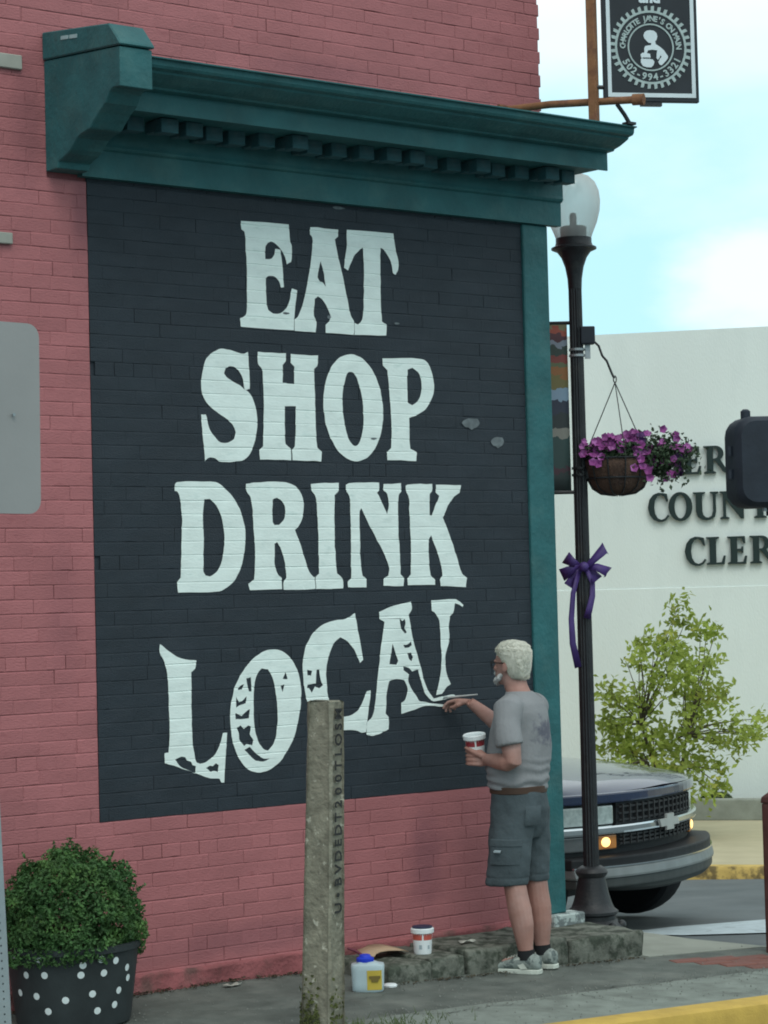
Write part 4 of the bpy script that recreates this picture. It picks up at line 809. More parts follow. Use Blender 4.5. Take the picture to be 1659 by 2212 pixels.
# brown bollard post at the right edge
M['red_brown'] = mat('red_brown_paint', (0.085, 0.03, 0.026), 0.6, 0.25, 9, 0.2, 50, col2=(0.13, 0.06, 0.05), c2lo=0.55, c2hi=0.7, c2scale=7)
bx, by = 3.955, -0.865
bol = thing('bollard', 'dark red brown post standing by the small brick paving at the right edge', 'bollard', (bx, by, walk_z(bx, by)), 0.3)
b = MB(); b.bbox(-.085, .085, -.085, .085, -.05, .84); b.build('shaft', M['red_brown'], bol, bevel=.012)
b = MB(); b.rings([rr(.175, .175, .02, 0), ], caps=False) if False else None
b = MB(); b.rings([[(s * .09, t * .09, .84) for s, t in ((1, 1), (-1, 1), (-1, -1), (1, -1))], [(s * .085, t * .085, .875) for s, t in ((1, 1), (-1, 1), (-1, -1), (1, -1))], [(s * .05, t * .05, .905) for s, t in ((1, 1), (-1, 1), (-1, -1), (1, -1))]]); b.build('cap', M['red_brown'], bol, bevel=.008)

# ------------------------------------------------------------------ square concrete post by the kerb
M['aggregate'] = mat('weathered_aggregate', (0.205, 0.20, 0.155), 0.95, 0.3, 16, 1.0, 45, col2=(0.40, 0.40, 0.33), c2lo=0.61, c2hi=0.65, c2scale=22)
M['moss'] = mat('moss', (0.085, 0.10, 0.035), 1, 0.4, 18, 1.0, 60)
px, py = 0.305, -1.42; PZ = walk_z(px, py) - 0.03
cp = thing('concrete_post', 'square grey concrete post with stencilled black letters and mossy foot', 'post', (px, py, PZ), 0); cp.rotation_euler = (0, 0.042, 0)
PH = 1.515; ang = math.atan2(hy, hx) - math.radians(27)
def psec(z, s, j=0.0):
    p = []
    for qx, qy in ((1, 1), (-1, 1), (-1, -1), (1, -1)):
        for dx, dy in ((-.010 * qx * (1 if qx * qy > 0 else 0), -.010 * qy * (0 if qx * qy > 0 else 1)), (-.010 * qx * (0 if qx * qy > 0 else 1), -.010 * qy * (1 if qx * qy > 0 else 0))):
            p.append(Vector((qx * s / 2 + dx, qy * s / 2 + dy, z)))
    m = Matrix.Rotation(ang, 3, 'Z'); return [m @ q for q in p]
pm = MB(); Rz = []
for i, z in enumerate(lin(-0.1, PH, 46)): Rz.append(psec(z, 0.152 - 0.026 * z / PH))
Rz.append(psec(PH + 0.008, 0.11)); pm.rings(Rz)
me = pm.mesh('shaft'); bm = bmesh.new(); bm.from_mesh(me); bmesh.ops.subdivide_edges(bm, edges=[e for e in bm.edges if e.calc_length() > .05 and abs(e.verts[0].co.z - e.verts[1].co.z) < .001], cuts=4, use_grid_fill=True); bm.normal_update()
for v in bm.verts:
    n_ = v.normal.copy(); v.co += n_ * (0.0035 * noise.noise(v.co * 30) + 0.003 * noise.noise(v.co * 9)) - (n_ * 0.012 * max(0, noise.noise(v.co * 7 + Vector((3, 1, 0)))) if v.co.z > PH - .12 else n_ * 0)
bm.to_mesh(me); bm.free(); me.materials.append(M['aggregate']); link('shaft', me, cp, True)
M['stencil'] = mat('faded_black_stencil', (0.028, 0.03, 0.03), 0.9, 0.3, 30)
for i, ch in enumerate("U\u2022BVDEDT200TLOSM"):
    me = text_mesh(ch, 0.088, 0.002, 'CENTER', 0.0016); me.transform(Matrix.Diagonal((.8, 1, 1, 1)) @ Matrix.Translation((0, -0.03, 0)))
    zz = 0.60 + i * 0.0575; s = (0.152 - 0.026 * zz / PH) / 2 + 0.0045
    rot = Matrix.Rotation(ang, 4, 'Z') @ Matrix.Translation((s - .003, 0.0, zz)) @ Matrix.Rotation(PI / 2, 4, 'Z') @ Matrix.Rotation(PI / 2, 4, 'X') @ Matrix.Rotation(PI / 2, 4, 'Z')
    xform(clean(me, M['stencil']), rot); link('stencil_letter', me, cp)
b = MB(); 
for _ in range(500):
    a = rf.uniform(0, 2 * PI); z = abs(rf.gauss(0, .11)); s = .08
    d = Matrix.Rotation(ang, 3, 'Z') @ Vector((rf.choice((-1, -1, 1)) * .077, rf.uniform(-.07, .05), 0)) if rf.random() < .5 else Matrix.Rotation(ang, 3, 'Z') @ Vector((rf.uniform(-.075, .02), -.077, 0))
    leaf(b, d + Vector((0, 0, z)), rv() + d * 20, rv(), .02, .016)
b.build('moss', M['moss'], cp, keep=True)['kind'] = 'stuff'
gb = MB(); rg = random.Random(11)
for _ in range(1500):
    a = rg.uniform(0, 2 * PI); q = abs(rg.gauss(0.12, .16)); x = px + q * math.cos(a) * 1.6; y = py - .05 + q * math.sin(a) * .6; z = walk_z(x, y); h = rg.uniform(.015, .05); t = rg.uniform(-.03, .03); u = rg.uniform(-.03, .03)
    gb.add([(x - .003, y, z), (x + .003, y, z), (x + t, y + u, z + h)], [(0, 1, 2)])
o = gb.build('grass', mat('grass_blade', (0.07, 0.10, 0.035), 0.9, 0.4, 10), keep=True); o['kind'] = 'stuff'

# ------------------------------------------------------------------ road sign seen from behind, on a perforated post, left edge
M['galv'] = mat('galvanised_steel', (0.27, 0.32, 0.335), 0.5, 0.1, 9, 0.1, 40, metal=0.25)
M['sign_back'] = mat('bare_sign_back', (0.285, 0.29, 0.285), 0.55, 0.05, 3, 0.05, 60, metal=0.15)
M['hole'] = mat('hole_shadow', (0.04, 0.05, 0.055), 0.8)
RS = (-1.455, -1.60)
rsn = thing('road_sign', 'blank grey road sign back on leaning perforated steel post at left edge', 'road sign', (-1.372, -1.60, walk_z(-1.4, -1.6)), 0)
lean = Matrix.Rotation(-0.038, 4, 'Y')
b = MB(); W0, W1 = -0.028, 0.028
# flat flange with a row of real holes, folded edges behind
xs = [W0, -0.019, -0.0035, 0.0035, 0.019, W1]; Rr = []
zs = [0.0]
z = 0.0
while z < 2.2: zs += [z + 0.0115, z + 0.0185, z + 0.0254 + 0.0046]; z += 0.030
zs = sorted(set(round(q, 4) for q in zs)); nx = 6
vs = [(x, -0.006, q) for q in zs for x in xs]; fs = []
for j in range(len(zs) - 1):
    for i in range(5):
        hole = i == 2 and abs((zs[j + 1] - zs[j]) - 0.007) < 0.0006
        if not hole: fs.append((j * nx + i, j * nx + i + 1, (j + 1) * nx + i + 1, (j + 1) * nx + i))
vs = [tuple(lean @ Vector((v[0], v[1] - 0.0, v[2] - 0.3))) for v in vs]
b.add(vs, fs); me_ = b
o = b.build('post_face', M['galv'], rsn, keep=True); o.modifiers.new('t', 'SOLIDIFY').thickness = 0.003
b = MB()
for x, dx in ((W0, -1), (W1, 1)):
    b.add([tuple(lean @ Vector(p)) for p in ((x, -.006, -.3), (x + dx * .002, .03, -.3), (x + dx * .002, .03, 3.1), (x, -.006, 3.1))], [(0, 1, 2, 3)])
b.add([tuple(lean @ Vector(p)) for p in ((W0, 0.004, -.3), (W1, .004, -.3), (W1, .004, 3.1), (W0, .004, 3.1))], [(0, 1, 2, 3)])
o = b.build('post_channel', M['galv'], rsn, keep=True); o.modifiers.new('t', 'SOLIDIFY').thickness = 0.003
b = MB(); pl = rr(0.61, 0.775, 0.055, 0, 0, 0, 6)
b.rings([[(p[0], .040, p[2]) for p in pl], [(p[0], .044, p[2]) for p in pl]])
o = b.build('sign_plate', M['sign_back'], rsn, smooth=True); o.location = (-0.068, 0, 2.715); o.rotation_euler = (0, 0.01, 0.05)
b = MB(); b.tube([(0.105, .034, .01), (.105, .041, .01)], .007, 10); o = b.build('rivet', M['galv'], rsn, smooth=True); o.location = (0.0, 0, 2.715)

# ------------------------------------------------------------------ planter with round shrub
M['planter'] = mat('black_planter', (0.028, 0.036, 0.038), 0.6, 0.2, 8, 0.15, 50)
M['dot'] = mat('white_dot_paint', (0.66, 0.74, 0.74), 0.6, 0.05, 9)
PLX, PLY = -0.36, -0.385
pl = thing('planter', 'round black planter with white polka dots on the pavement by the wall', 'planter', (PLX, PLY, walk_z(PLX, PLY)))
def prad(z): return 0.262 + 0.045 * z / 0.36
b = MB(); b.lathe([(0.25, 0.0), (0.262, 0.01)] + [(prad(z), z) for z in (0.05, .15, .25, .34)] + [(0.318, .345), (0.32, .372), (0.30, .375), (0.29, .33), (0.02, .32)], n=48); b.build('pot', M['planter'], pl, smooth=True)
va = math.atan2(-9.8 - PLY, -5.85 - PLX)
def dot(px_, zz, r=0.0165):
    """px_: sideways offset from the middle, metres"""
    R0 = prad(zz); s = max(-0.995, min(0.995, px_ / R0)); a0 = va + math.asin(s); pts = []
    for k in range(12):
        t = 2 * PI * k / 12; a = a0 + r * math.cos(t) / R0; z = zz + r * math.sin(t); q = prad(z) + 0.0018
        pts.append((q * math.cos(a), q * math.sin(a), z))
    q = prad(zz) + 0.0022; b = MB(); b.add(pts + [(q * math.cos(a0), q * math.sin(a0), zz)], [(k, (k + 1) % 12, 12) for k in range(12)]); b.build('dot', M['dot'], pl)
for x, y in ((75, 892), (202, 885), (138, 965), (230, 961), (422, 917), (411, 963), (515, 897), (526, 963), (588, 912), (645, 957), (648, 1008), (106, 1055), (188, 1063), (332, 1080), (467, 1057), (600, 1058), (245, 1133), (490, 1140), (577, 1123)):
    dot((x - 372) * 0.000845 * 1.06, 0.025 + (1205 - y) * 0.00096)
for a_, z in ((1.7, .3), (1.9, .2), (2.6, .25), (3.0, .12), (-1.8, .3), (-2.2, .15), (-2.7, .26), (1.85, .1)): 
    R0 = prad(z); b = MB(); pts = [((prad(z + .0145 * math.sin(t)) + .0018) * math.cos(va + a_ + .0145 * math.cos(t) / R0), (prad(z + .0145 * math.sin(t)) + .0018) * math.sin(va + a_ + .0145 * math.cos(t) / R0), z + .0145 * math.sin(t)) for t in lin(0, 2 * PI * 11 / 12, 12)]; b.add(pts, [tuple(range(12))]); b.build('dot', M['dot'], pl)
M['box_leaf'] = mat('boxwood_leaf', (0.060, 0.142, 0.046), 0.55, 0.5, 20, col2=(0.105, 0.20, 0.055), c2lo=0.5, c2hi=0.7, c2scale=5, spec=0.3)
M['twig'] = mat('twig', (0.07, 0.05, 0.035), 0.9, 0.2, 10)
sh = thing('boxwood_shrub', 'dense rounded dark green shrub growing in the black polka dot planter', 'shrub', (PLX, PLY, walk_z(PLX, PLY) + 0.33))
rs = random.Random(21)
def shrub_r(d):   # uneven outline
    return 1 + 0.24 * noise.noise(d * 2.1 + Vector((4, 0, 0))) + 0.17 * noise.noise(d * 4.2) + 0.06 * noise.noise(d * 9.5)
b = MB(); dvw = Vector((hx, hy, 0))
for _ in range(21000):
    d = rv(rs)
    if d.z < -0.92: continue
    q = 1 - abs(rs.gauss(0, .13)); q = max(.35, q); R_ = shrub_r(d)
    p = Vector((d.x * .318, d.y * .312, d.z * .285)) * q * R_ + Vector((0, 0, .175))
    if d.z < 0: p.x *= 1 + .55 * d.z * d.z; p.y *= 1 + .55 * d.z * d.z; p.z *= .8 if p.z < 0 else 1
    n_ = (d * .7 + rv(rs) * .8 + Vector((0, 0, .3)))
    leaf(b, p, n_, rv(rs), rs.uniform(.017, .03), rs.uniform(.011, .017))
for _ in range(46):   # sprigs sticking out
    d = rv(rs); d.z = abs(d.z) * .8 - .15; d.normalize(); R_ = shrub_r(d)
    for k in range(9):
        p = Vector((d.x * .322, d.y * .315, d.z * .285)) * R_ * (0.96 + .016 * k) + Vector((0, 0, .195 + .002 * k)); leaf(b, p, rv(rs) + d, d + rv(rs), .024, .013)
b.build('foliage', M['box_leaf'], sh, keep=True)
b = MB()
for k in range(9):
    a = 2 * PI * k / 9; d = Vector((math.cos(a), math.sin(a), 0)); b.tube([d * .03 + Vector((0, 0, -.03)), d * .09 + Vector((0, 0, .1)), d * .2 + Vector((0, 0, .3))], [.011, .008, .003], 6)
b.build('stems', M['twig'], sh)

# ------------------------------------------------------------------ jug, cans
def clear_mat(name, col, a=0.55):
    m = mat(name, col, 0.3, 0.06, 9, spec=0.5); m.node_tree.nodes['Principled BSDF'].inputs['Transmission Weight'].default_value = a; m.node_tree.nodes['Principled BSDF'].inputs['IOR'].default_value = 1.2; return m
M['milky'] = clear_mat('milky_plastic', (0.62, 0.76, 0.80), 0.35)
M['blue_cap'] = mat('blue_plastic', (0.018, 0.05, 0.55), 0.4, 0.08, 9)
M['label_y'] = mat('yellow_label', (0.50, 0.38, 0.06), 0.6, 0.1, 9)
M['label_br'] = mat('olive_print', (0.16, 0.12, 0.03), 0.6, 0.1, 9)
M['red_h'] = mat('red_handle', (0.12, 0.02, 0.035), 0.5, 0.1, 9)
jx, jy = 1.165, -0.64
jug = thing('plastic_jug', 'clear plastic jug with yellow label and blue lid beside the concrete post', 'jug', (jx, jy, walk_z(jx, jy)), math.atan2(hy, hx))
b = MB(); b.loft([(0, 0, 0, .072, .05), (0, 0, .008, .078, .056), (0, 0, .045, .080, .058), (0, 0, .105, .082, .06), (0, 0, .125, .083, .061), (0, 0, .132, .080, .058), (0, 0, .140, .05, .042), (-.008, 0, .146, .043, .04)], 32, 4.5); b.build('body', M['milky'], jug, smooth=True)
b = MB(); b.lathe([(.042, 0), (.044, .004), (.043, .018), (.036, .022), (.03, .024), (.026, .034), (.02, .036)], (-.012, 0, .144), n=24); b.build('lid', M['blue_cap'], jug, smooth=True)
def wrap(x0, x1, z0, z1, m, nm, off, par, n=8):
    b = MB(); R = []
    for z in (z0, z1):
        k = .080; R.append([(x, -(.058 * max(0.0, (1 - abs(x / .0815) ** 4.5)) ** (1 / 4.5)) - off - (z - .05) * .03, z) for x in lin(x0, x1, n)])
    b.rings(R, False, False); o = b.build(nm, m, par, smooth='all', keep=True); return o
wrap(-.004, .069, .012, .108, M['label_y'], 'label', .0025, jug)
pe = [(.006, .082), (.062, .082), (.062, .070), (.054, .066), (.05, .052), (.018, .052), (.016, .066), (.006, .07)]
b = MB(); b.add([(x, -.0668 + 0.004 * (abs(x) / .08) ** 2, z) for x, z in pe], [tuple(range(8))]); b.build('label_print', M['label_br'], jug)
hb = thing('brush_handle', 'dark red brush handle leaning out of the clear plastic jug by the post', 'brush', (jx, jy, walk_z(jx, jy)), math.atan2(hy, hx))
b = MB(); b.tube([(-.1, .05, .205), (-.06, .05, .19), (-.02, .045, .165)], [.006, .008, .006], 8); b.build('handle', M['red_h'], hb, smooth=True)

M['can_white'] = mat('white_plastic', (0.74, 0.79, 0.80), 0.45, 0.04, 9)
M['can_red'] = mat('red_can_print', (0.50, 0.10, 0.075), 0.5, 0.08, 9)
M['can_dkred'] = mat('dark_red_can_print', (0.28, 0.035, 0.045), 0.5, 0.08, 9)
M['navy'] = mat('navy_paint', (0.02, 0.03, 0.07), 0.4, 0.1, 9)
M['print_grey'] = mat('grey_print', (0.34, 0.42, 0.45), 0.6, 0.1, 9)
def band(r0, r1, z0, z1, a0, a1, m, nm, par, n=14):
    b = MB(); R = [[(r * math.cos(a), r * math.sin(a), z) for a in lin(a0, a1, n)] for r, z in ((r0, z0), (r1, z1))]
    b.rings(R, False, False); return b.build(nm, m, par, smooth='all', keep=True)
def quart(name, label, loc, red, rz=0.0, tilt=None, lid=True):
    t = thing(name, label, 'paint pot', loc, rz)
    if tilt: t.rotation_euler = tilt
    H = .128
    b = MB(); b.lathe([(.040, 0), (.044, .003), (.047, .02), (.052, H - .012), (.052, H)] + ([] if lid else [(.049, H), (.046, .06), (.01, .055)]), n=28); b.build('pot', M['can_white'], t, smooth=True)
    b = MB(); b.lathe([(.052, H - .016), (.0605, H - .016), (.0615, H + .004), (.058, H + .008)] + ([(.05, H + .008)] if lid else [(.052, H + .004), (.05, H - .01)]), n=28, caps=lid); b.build('rim', M['can_white'], t, smooth=True)
    if lid: b = MB(); b.lathe([(.05, H + .006), (.054, H + .014), (.05, H + .018)], n=24); b.build('lid', M['navy'], t, smooth=True)
    f0 = math.atan2(-9.4, -8) - (rz if not tilt else tilt[2])
    band(.0502, .0515, .076, .108, f0 - 1.35, f0 - .02, red, 'red_band', t); band(.0502, .0515, .076, .108, f0 + .14, f0 + 1.35, red, 'red_band', t)
    band(.049, .0496, .03, .052, f0 - .35, f0 - .05, M['print_grey'], 'print', t); band(.049, .0496, .03, .05, f0 + .6, f0 + .85, M['print_grey'], 'print', t)
    return t
cx_, cy_ = 1.755, -0.345
quart('paint_pot', 'white plastic paint pot with navy lid and red band standing on the concrete ledge', (cx_, cy_, 0.056), M['can_red'])
M['card'] = mat('tan_cardboard', (0.42, 0.30, 0.20), 0.85, 0.1, 14)
cbd = MB(); R = []
for i, x in enumerate(lin(1.47, 1.72, 9)):
    zz = 0.066 + .022 * math.sin(i * .42) ; R.append([(x, -.30 + .03 * math.sin(i), zz), (x, -.14 + .01 * math.cos(i * 2), zz + .012)])
cbd.rings(R, False, False); o = cbd.build('cardboard_strip', M['card'], None, smooth='all', keep=True); o.modifiers.new('t', 'SOLIDIFY').thickness = .004
tag(o, 'tan strip of cardboard lying on the ledge behind the white paint pot', 'cardboard')
cup_lid = MB(); cup_lid.lathe([(.035, 0), (.036, .008), (.03, .014), (.01, .016)], n=18); o = cup_lid.build('pot_lid', M['can_white'], None, smooth=True); o.location = (1.335, -.60, walk_z(1.33, -.6) + .0); tag(o, 'small white plastic lid on the pavement beside the clear jug', 'lid')

# ------------------------------------------------------------------ pickup truck on the cross street
def paint(name, col, rough=.3, coat=.5): return mat(name, col, rough, .06, 3, spec=.5, coat=coat)
M['truck'] = paint('dark_blue_paint', (0.009, 0.020, 0.060), .22, .8)
M['blackp'] = mat('black_trim', (0.012, 0.014, 0.016), .55, .15, 12)
M['chrome'] = mat('chrome', (0.62, 0.66, 0.68), .14, .04, 9, metal=1.0)
M['bumper'] = mat('dull_bumper', (0.17, 0.19, 0.19), .42, .15, 7, metal=.35)
M['bumper_lo'] = mat('grey_bumper_lower', (0.055, 0.063, 0.062), .5, .18, 7, metal=.2)
M['valance'] = mat('dark_valance', (0.028, 0.034, 0.032), .6, .2, 7)
M['lens'] = mat('headlight_lens', (0.34, 0.42, 0.41), .1, .25, 26, spec=.6, coat=.6)
M['lens_dark'] = mat('smoked_side_lens', (0.10, 0.115, 0.12), .15, .1, 24, spec=.6, coat=.6)
M['amber'] = mat('amber_lens', (0.5, 0.20, 0.05), .2, .1, 18, spec=.6)
M['rubber'] = mat('tyre_rubber', (0.012, 0.013, 0.015), .85, .2, 12, .3, 60)
M['rim'] = mat('wheel_rim', (0.3, 0.32, 0.33), .35, .1, 9, metal=.7)
M['glass'] = mat('dark_glass', (0.03, 0.04, 0.045), .06, .05, 4, spec=.7, coat=.5)
def lit(name, col, s):
    m = bpy.data.materials.new(name); m.use_nodes = True; b = m.node_tree.nodes['Principled BSDF']; b.inputs['Base Color'].default_value = (*col, 1); b.inputs['Emission Color'].default_value = (*col, 1); b.inputs['Emission Strength'].default_value = s; return m
M['lit_amber'] = lit('lit_turn_signal', (1.0, 0.62, 0.22), 1.6)
TH = (0.3075, -0.951)
tx, ty = 4.905, 1.055
trk = thing('pickup_truck', 'dark blue pickup truck with lit amber front lights on the cross street', 'truck', (tx, ty, road_z(5.2, 1.6) + .005), math.atan2(TH[1], TH[0]) - PI / 2)
bow_ = lambda x: -0.29 * (min(abs(x), 1.0) / .95) ** 2.3
def bs(x0, x1, z0, z1, off, th, m, nm, par=None, n=16, z0b=None, z1b=None, bev=0.0, lean=0.0):
    """a strip that follows the bowed front: off = how far proud, th = depth behind"""
    b = MB(); R = []
    for x in lin(x0, x1, n):
        t = (x - x0) / (x1 - x0); a = z0 if z0b is None else z0 + (z0b - z0) * t; e = z1 if z1b is None else z1 + (z1b - z1) * t; y = bow_(x) + off
        R.append([(x, y, a), (x, y - lean, e), (x, y - th - lean, e), (x, y - th, a)])
    b.rings(R); return b.build(nm, m, par or trk, bevel=bev, seg=2)
# hood and wings as one pressed skin
def sect(y, top, wz, hw):
    h = [(hw * .985, .50), (hw, .62), (hw, .78), (hw * .985, wz - .04), (hw * .95, wz), (hw * .82, wz + (top - wz) * .55), (hw * .55, wz + (top - wz) * .85), (hw * .25, top), (0, top + .006)]
    return h + [(-x, z) for x, z in reversed(h[:-1])]
b = MB(); R = []
for y, top, wz, hw, bf in ((0.02, .97, .93, .93, 1), (-.03, 1.0, .955, .945, 1), (-.18, 1.03, .975, .955, .95), (-.5, 1.065, 1.0, .965, .7), (-.95, 1.095, 1.03, .965, .35), (-1.45, 1.12, 1.05, .965, .1)):
    R.append([(x, y + bow_(x) * bf, z) for x, z in sect(y, top, wz, hw)])
b.rings(R, False, True); b.build('hood', M['truck'], trk, smooth=True)
bs(-.93, .93, .90, .965, .035, .12, M['truck'], 'hood_lip', n=22, bev=.012)
bs(-.95, .95, .44, .905, -.02, .3, M['blackp'], 'front_panel', n=22)
bs(-.50, .50, .76, .895, .006, .03, M['blackp'], 'upper_grille'); g1 = bs(-.50, .50, .62, .705, .006, .03, M['blackp'], 'lower_grille')
M['grille_bar'] = mat('grille_bar', (0.026, 0.028, 0.03), .5, .1, 9)
for z0, z1 in ((.765, .89), (.625, .70)):
    for k in range(3): zz = z0 + (z1 - z0) * (k + .5) / 3; bs(-.49, .49, zz - .006, zz + .006, .022, .02, M['grille_bar'], 'grille_bar')
    b = MB()
    for x in lin(-.46, .46, 15): b.box((x, bow_(x) + .012, (z0 + z1) / 2), (.012, .03, z1 - z0 - .01))
    b.build('grille_ribs', M['grille_bar'], trk)
bs(-.93, .93, .705, .76, .05, .06, M['chrome'], 'chrome_bar', n=22, bev=.014)
b = MB(); em = [(-.115, -.022), (-.045, -.022), (-.045, -.046), (.045, -.046), (.045, -.022), (.115, -.022), (.135, .022), (.045, .022), (.045, .046), (-.045, .046), (-.045, .022), (-.095, .022)]
b.rings([[(x * 1.15, .055, .735 + z * 1.15) for x, z in em], [(x * 1.1, .07, .735 + z * 1.1) for x, z in em]]); b.build('emblem', mat('pale_emblem', (.42, .44, .42), .4, .08, 9, metal=.3), trk)
for s in (-1, 1):
    a, e = (.53, .90) if s > 0 else (-.90, -.53)
    h = bs(a, e, .765, .885, .012, .05, M['lens'], 'headlight', bev=.012)
    l_ = bs(a, e, .605, .70, .012, .05, M['lens_dark'], 'side_lamp', bev=.01)
    a, e = (.515, .70) if s > 0 else (-.70, -.515)
    bs(a, e, .61, .697, .018, .03, M['amber'], 'turn_signal', bev=.008)
    x = s * .60; b = MB(); b.ell((x, bow_(x) + .016, .655), (.04, .012, .032), 12, 8, Matrix.Rotation(-s * .3, 3, 'Z')); b.build('lit_bulb', M['lit_amber'], trk, smooth=True)
bs(-.95, .95, .505, .575, .15, .2, M['blackp'], 'bumper_pad', n=24, bev=.012)
bs(-.945, .945, .445, .515, .178, .1, M['bumper'], 'bumper', n=24, bev=.016, lean=.02)
bs(-.935, .935, .385, .446, .160, .09, M['bumper_lo'], 'bumper_lower', n=24, bev=.012, lean=.0)
bs(-.945, .945, .512, .522, .163, .05, M['chrome'], 'bumper_trim', n=24)
b = MB(); R = []
for x in lin(-.93, .93, 24):
    y = bow_(x) + .13; lo = .325 + .07 * (abs(x) / .93) ** 2.4; R.append([(x, y + .02, .395), (x, y + .012, lo + .03), (x * .97, y - .07, lo), (x * .97, y - .35, lo + .02), (x, y - .35, .39)])
b.rings(R); b.build('valance', M['valance'], trk, smooth=True)
# cab, bed and underside (behind the building corner)
b = MB(); b.bbox(-.95, .95, -5.3, -1.4, .48, 1.06); b.build('body', M['truck'], trk, bevel=.05)
b = MB(); b.rings([[(s * .93, y, 1.05) for s, y in ((1, -1.5), (-1, -1.5), (-1, -3.2), (1, -3.2))], [(s * .74, y, 1.74) for s, y in ((1, -2.1), (-1, -2.1), (-1, -3.05), (1, -3.05))], [(s * .68, y, 1.79) for s, y in ((1, -2.2), (-1, -2.2), (-1, -2.95), (1, -2.95))]]); b.build('cab', M['truck'], trk, bevel=.03)
b = MB(); b.add([(.80, -1.60, 1.12), (-.80, -1.60, 1.12), (-.68, -2.045, 1.69), (.68, -2.045, 1.69)], [(0, 1, 2, 3)]); o = b.build('windscreen', M['glass'], trk); o.location = (0, .018, .012)
for s in (-1, 1):
    b = MB(); b.add([(s * .91, -1.75, 1.12), (s * .91, -3.05, 1.12), (s * .765, -2.95, 1.66), (s * .765, -2.2, 1.66)], [(0, 1, 2, 3)]); o = b.build('side_window', M['glass'], trk); o.location = (s * .012, 0, .004)
    b = MB(); b.box((s * 1.06, -1.75, 1.15), (.16, .08, .16)); b.build('wing_mirror', M['blackp'], trk, bevel=.02)
    for y in (-.66, -4.4):
        wv = bpy.data.objects.new('wheel', None); COL.objects.link(wv); wv.parent = trk; wv.location = (s * .82, y, .365)
        if y > -2: wv.rotation_euler = (0, 0, 0.0)
        mm = Matrix.Rotation(PI / 2, 4, 'Y')
        b = MB(); b.lathe([(.2, -.12), (.33, -.125), (.36, -.1), (.368, -.04), (.368, .04), (.36, .1), (.33, .125), (.2, .12)], n=36); me = b.mesh('tyre'); me.transform(mm); me.materials.append(M['rubber']); link('tyre', me, wv, True)
        b = MB(); b.lathe([(.02, -.06), (.21, -.09), (.215, -.1), (.215, .1), (.21, .09), (.02, .06)], n=24); me = b.mesh('rim'); me.transform(mm); me.materials.append(M['rim']); link('rim', me, wv, True)
b = MB(); b.bbox(-.8, .8, -5.1, -.35, .30, .5); b.build('chassis', M['blackp'], trk)

# ------------------------------------------------------------------ young tree and small plants by the white building
M['tree_leaf'] = mat('yellow_green_leaf', (0.31, 0.39, 0.08), .6, .35, 3.5, col2=(0.48, 0.44, 0.10), c2lo=0.56, c2hi=0.7, c2scale=2.4)
translucent(M['tree_leaf'], 0.45); translucent(M['box_leaf'], 0.25)
M['bark'] = mat('grey_bark', (0.10, 0.085, 0.06), .95, .2, 12, .5, 40)
TP = Vector((10.09, 6.26, FZ - 0.03))
tr = thing('young_tree', 'small yellow green tree with loose crown in front of the white building', 'tree', tuple(TP))
rt = random.Random(42)
def IM(px_, py_): return Vector((0.787 * (px_ - 1395) / 222.0, -0.617 * (px_ - 1395) / 222.0, (1803 - py_) / 222.0))   # sizes read off the photo, metres in the crown's own plane
tips = []
tb = MB()
def limb(p, q, r0, r1, w=0.06):
    m = (p + q) / 2 + Vector((rt.uniform(-w, w), rt.uniform(-w, w), rt.uniform(0, w))); tb.tube([p, m, q], [r0, (r0 + r1) / 2, r1], 6)
b0 = Vector((0, 0, -.1))
stems = [(-.12, 1.0), (.0, 1.5), (.12, 1.2), (.22, .9), (-.25, .8), (0.05, 1.9)]
clusters = [(1440, 1300, 1.0), (1432, 1332, .8), (1460, 1330, .7), (1502, 1350, 1.1), (1485, 1357, .8), (1515, 1365, .8), (1405, 1377, 1.5), (1430, 1390, 1.5), (1385, 1380, 1.), (1350, 1384, .8), (1345, 1405, .9), (1335, 1425, .6), (1365, 1430, .6), (1425, 1415, 1.5), (1440, 1440, 1.5), (1480, 1425, 1.3), (1500, 1418, 1.), (1510, 1435, .9), (1400, 1450, 1.4), (1380, 1470, 1.2), (1455, 1465, 1.4), (1490, 1475, 1.5), (1505, 1490, 1.4), (1470, 1500, 1.3), (1420, 1480, .8),
            (1285, 1480, 1.2), (1295, 1495, 1.2), (1330, 1500, 1.2), (1350, 1492, 1.), (1345, 1530, 1.5), (1375, 1520, 1.2), (1495, 1525, 1.5), (1480, 1540, 1.2), (1440, 1530, 1.0), (1320, 1560, 1.5), (1300, 1575, 1.3), (1340, 1585, 1.6), (1370, 1560, 1.4), (1400, 1580, 1.4), (1390, 1610, 1.6), (1420, 1600, 1.4), (1450, 1575, 1.0), (1480, 1570, 1.3), (1500, 1590, 1.2), (1360, 1620, 1.4), (1385, 1640, 1.3), (1420, 1640, 1.2), (1345, 1650, 1.), (1310, 1660, .8), (1470, 1620, 1.2), (1495, 1640, 1.2), (1510, 1650, 1.), (1460, 1660, 1.2), (1545, 1555, 1.3), (1560, 1575, 1.2), (1590, 1580, 1.2), (1605, 1585, .9), (1540, 1600, 1.), (1570, 1610, .9), (1640, 1555, .9), (1280, 1540, 1.), (1530, 1520, .8), (1430, 1680, 1.3), (1480, 1690, 1.3), (1380, 1690, 1.3), (1335, 1690, 1.2), (1520, 1690, .9), (1440, 1720, 1.2), (1400, 1730, 1.2), (1282, 1600, 1.2), (1295, 1640, 1.3), (1275, 1660, 1.1), (1320, 1620, 1.2), (1290, 1555, 1.1), (1300, 1690, 1.2), (1335, 1600, 1.3)]
lv = MB()
trunk_top = []
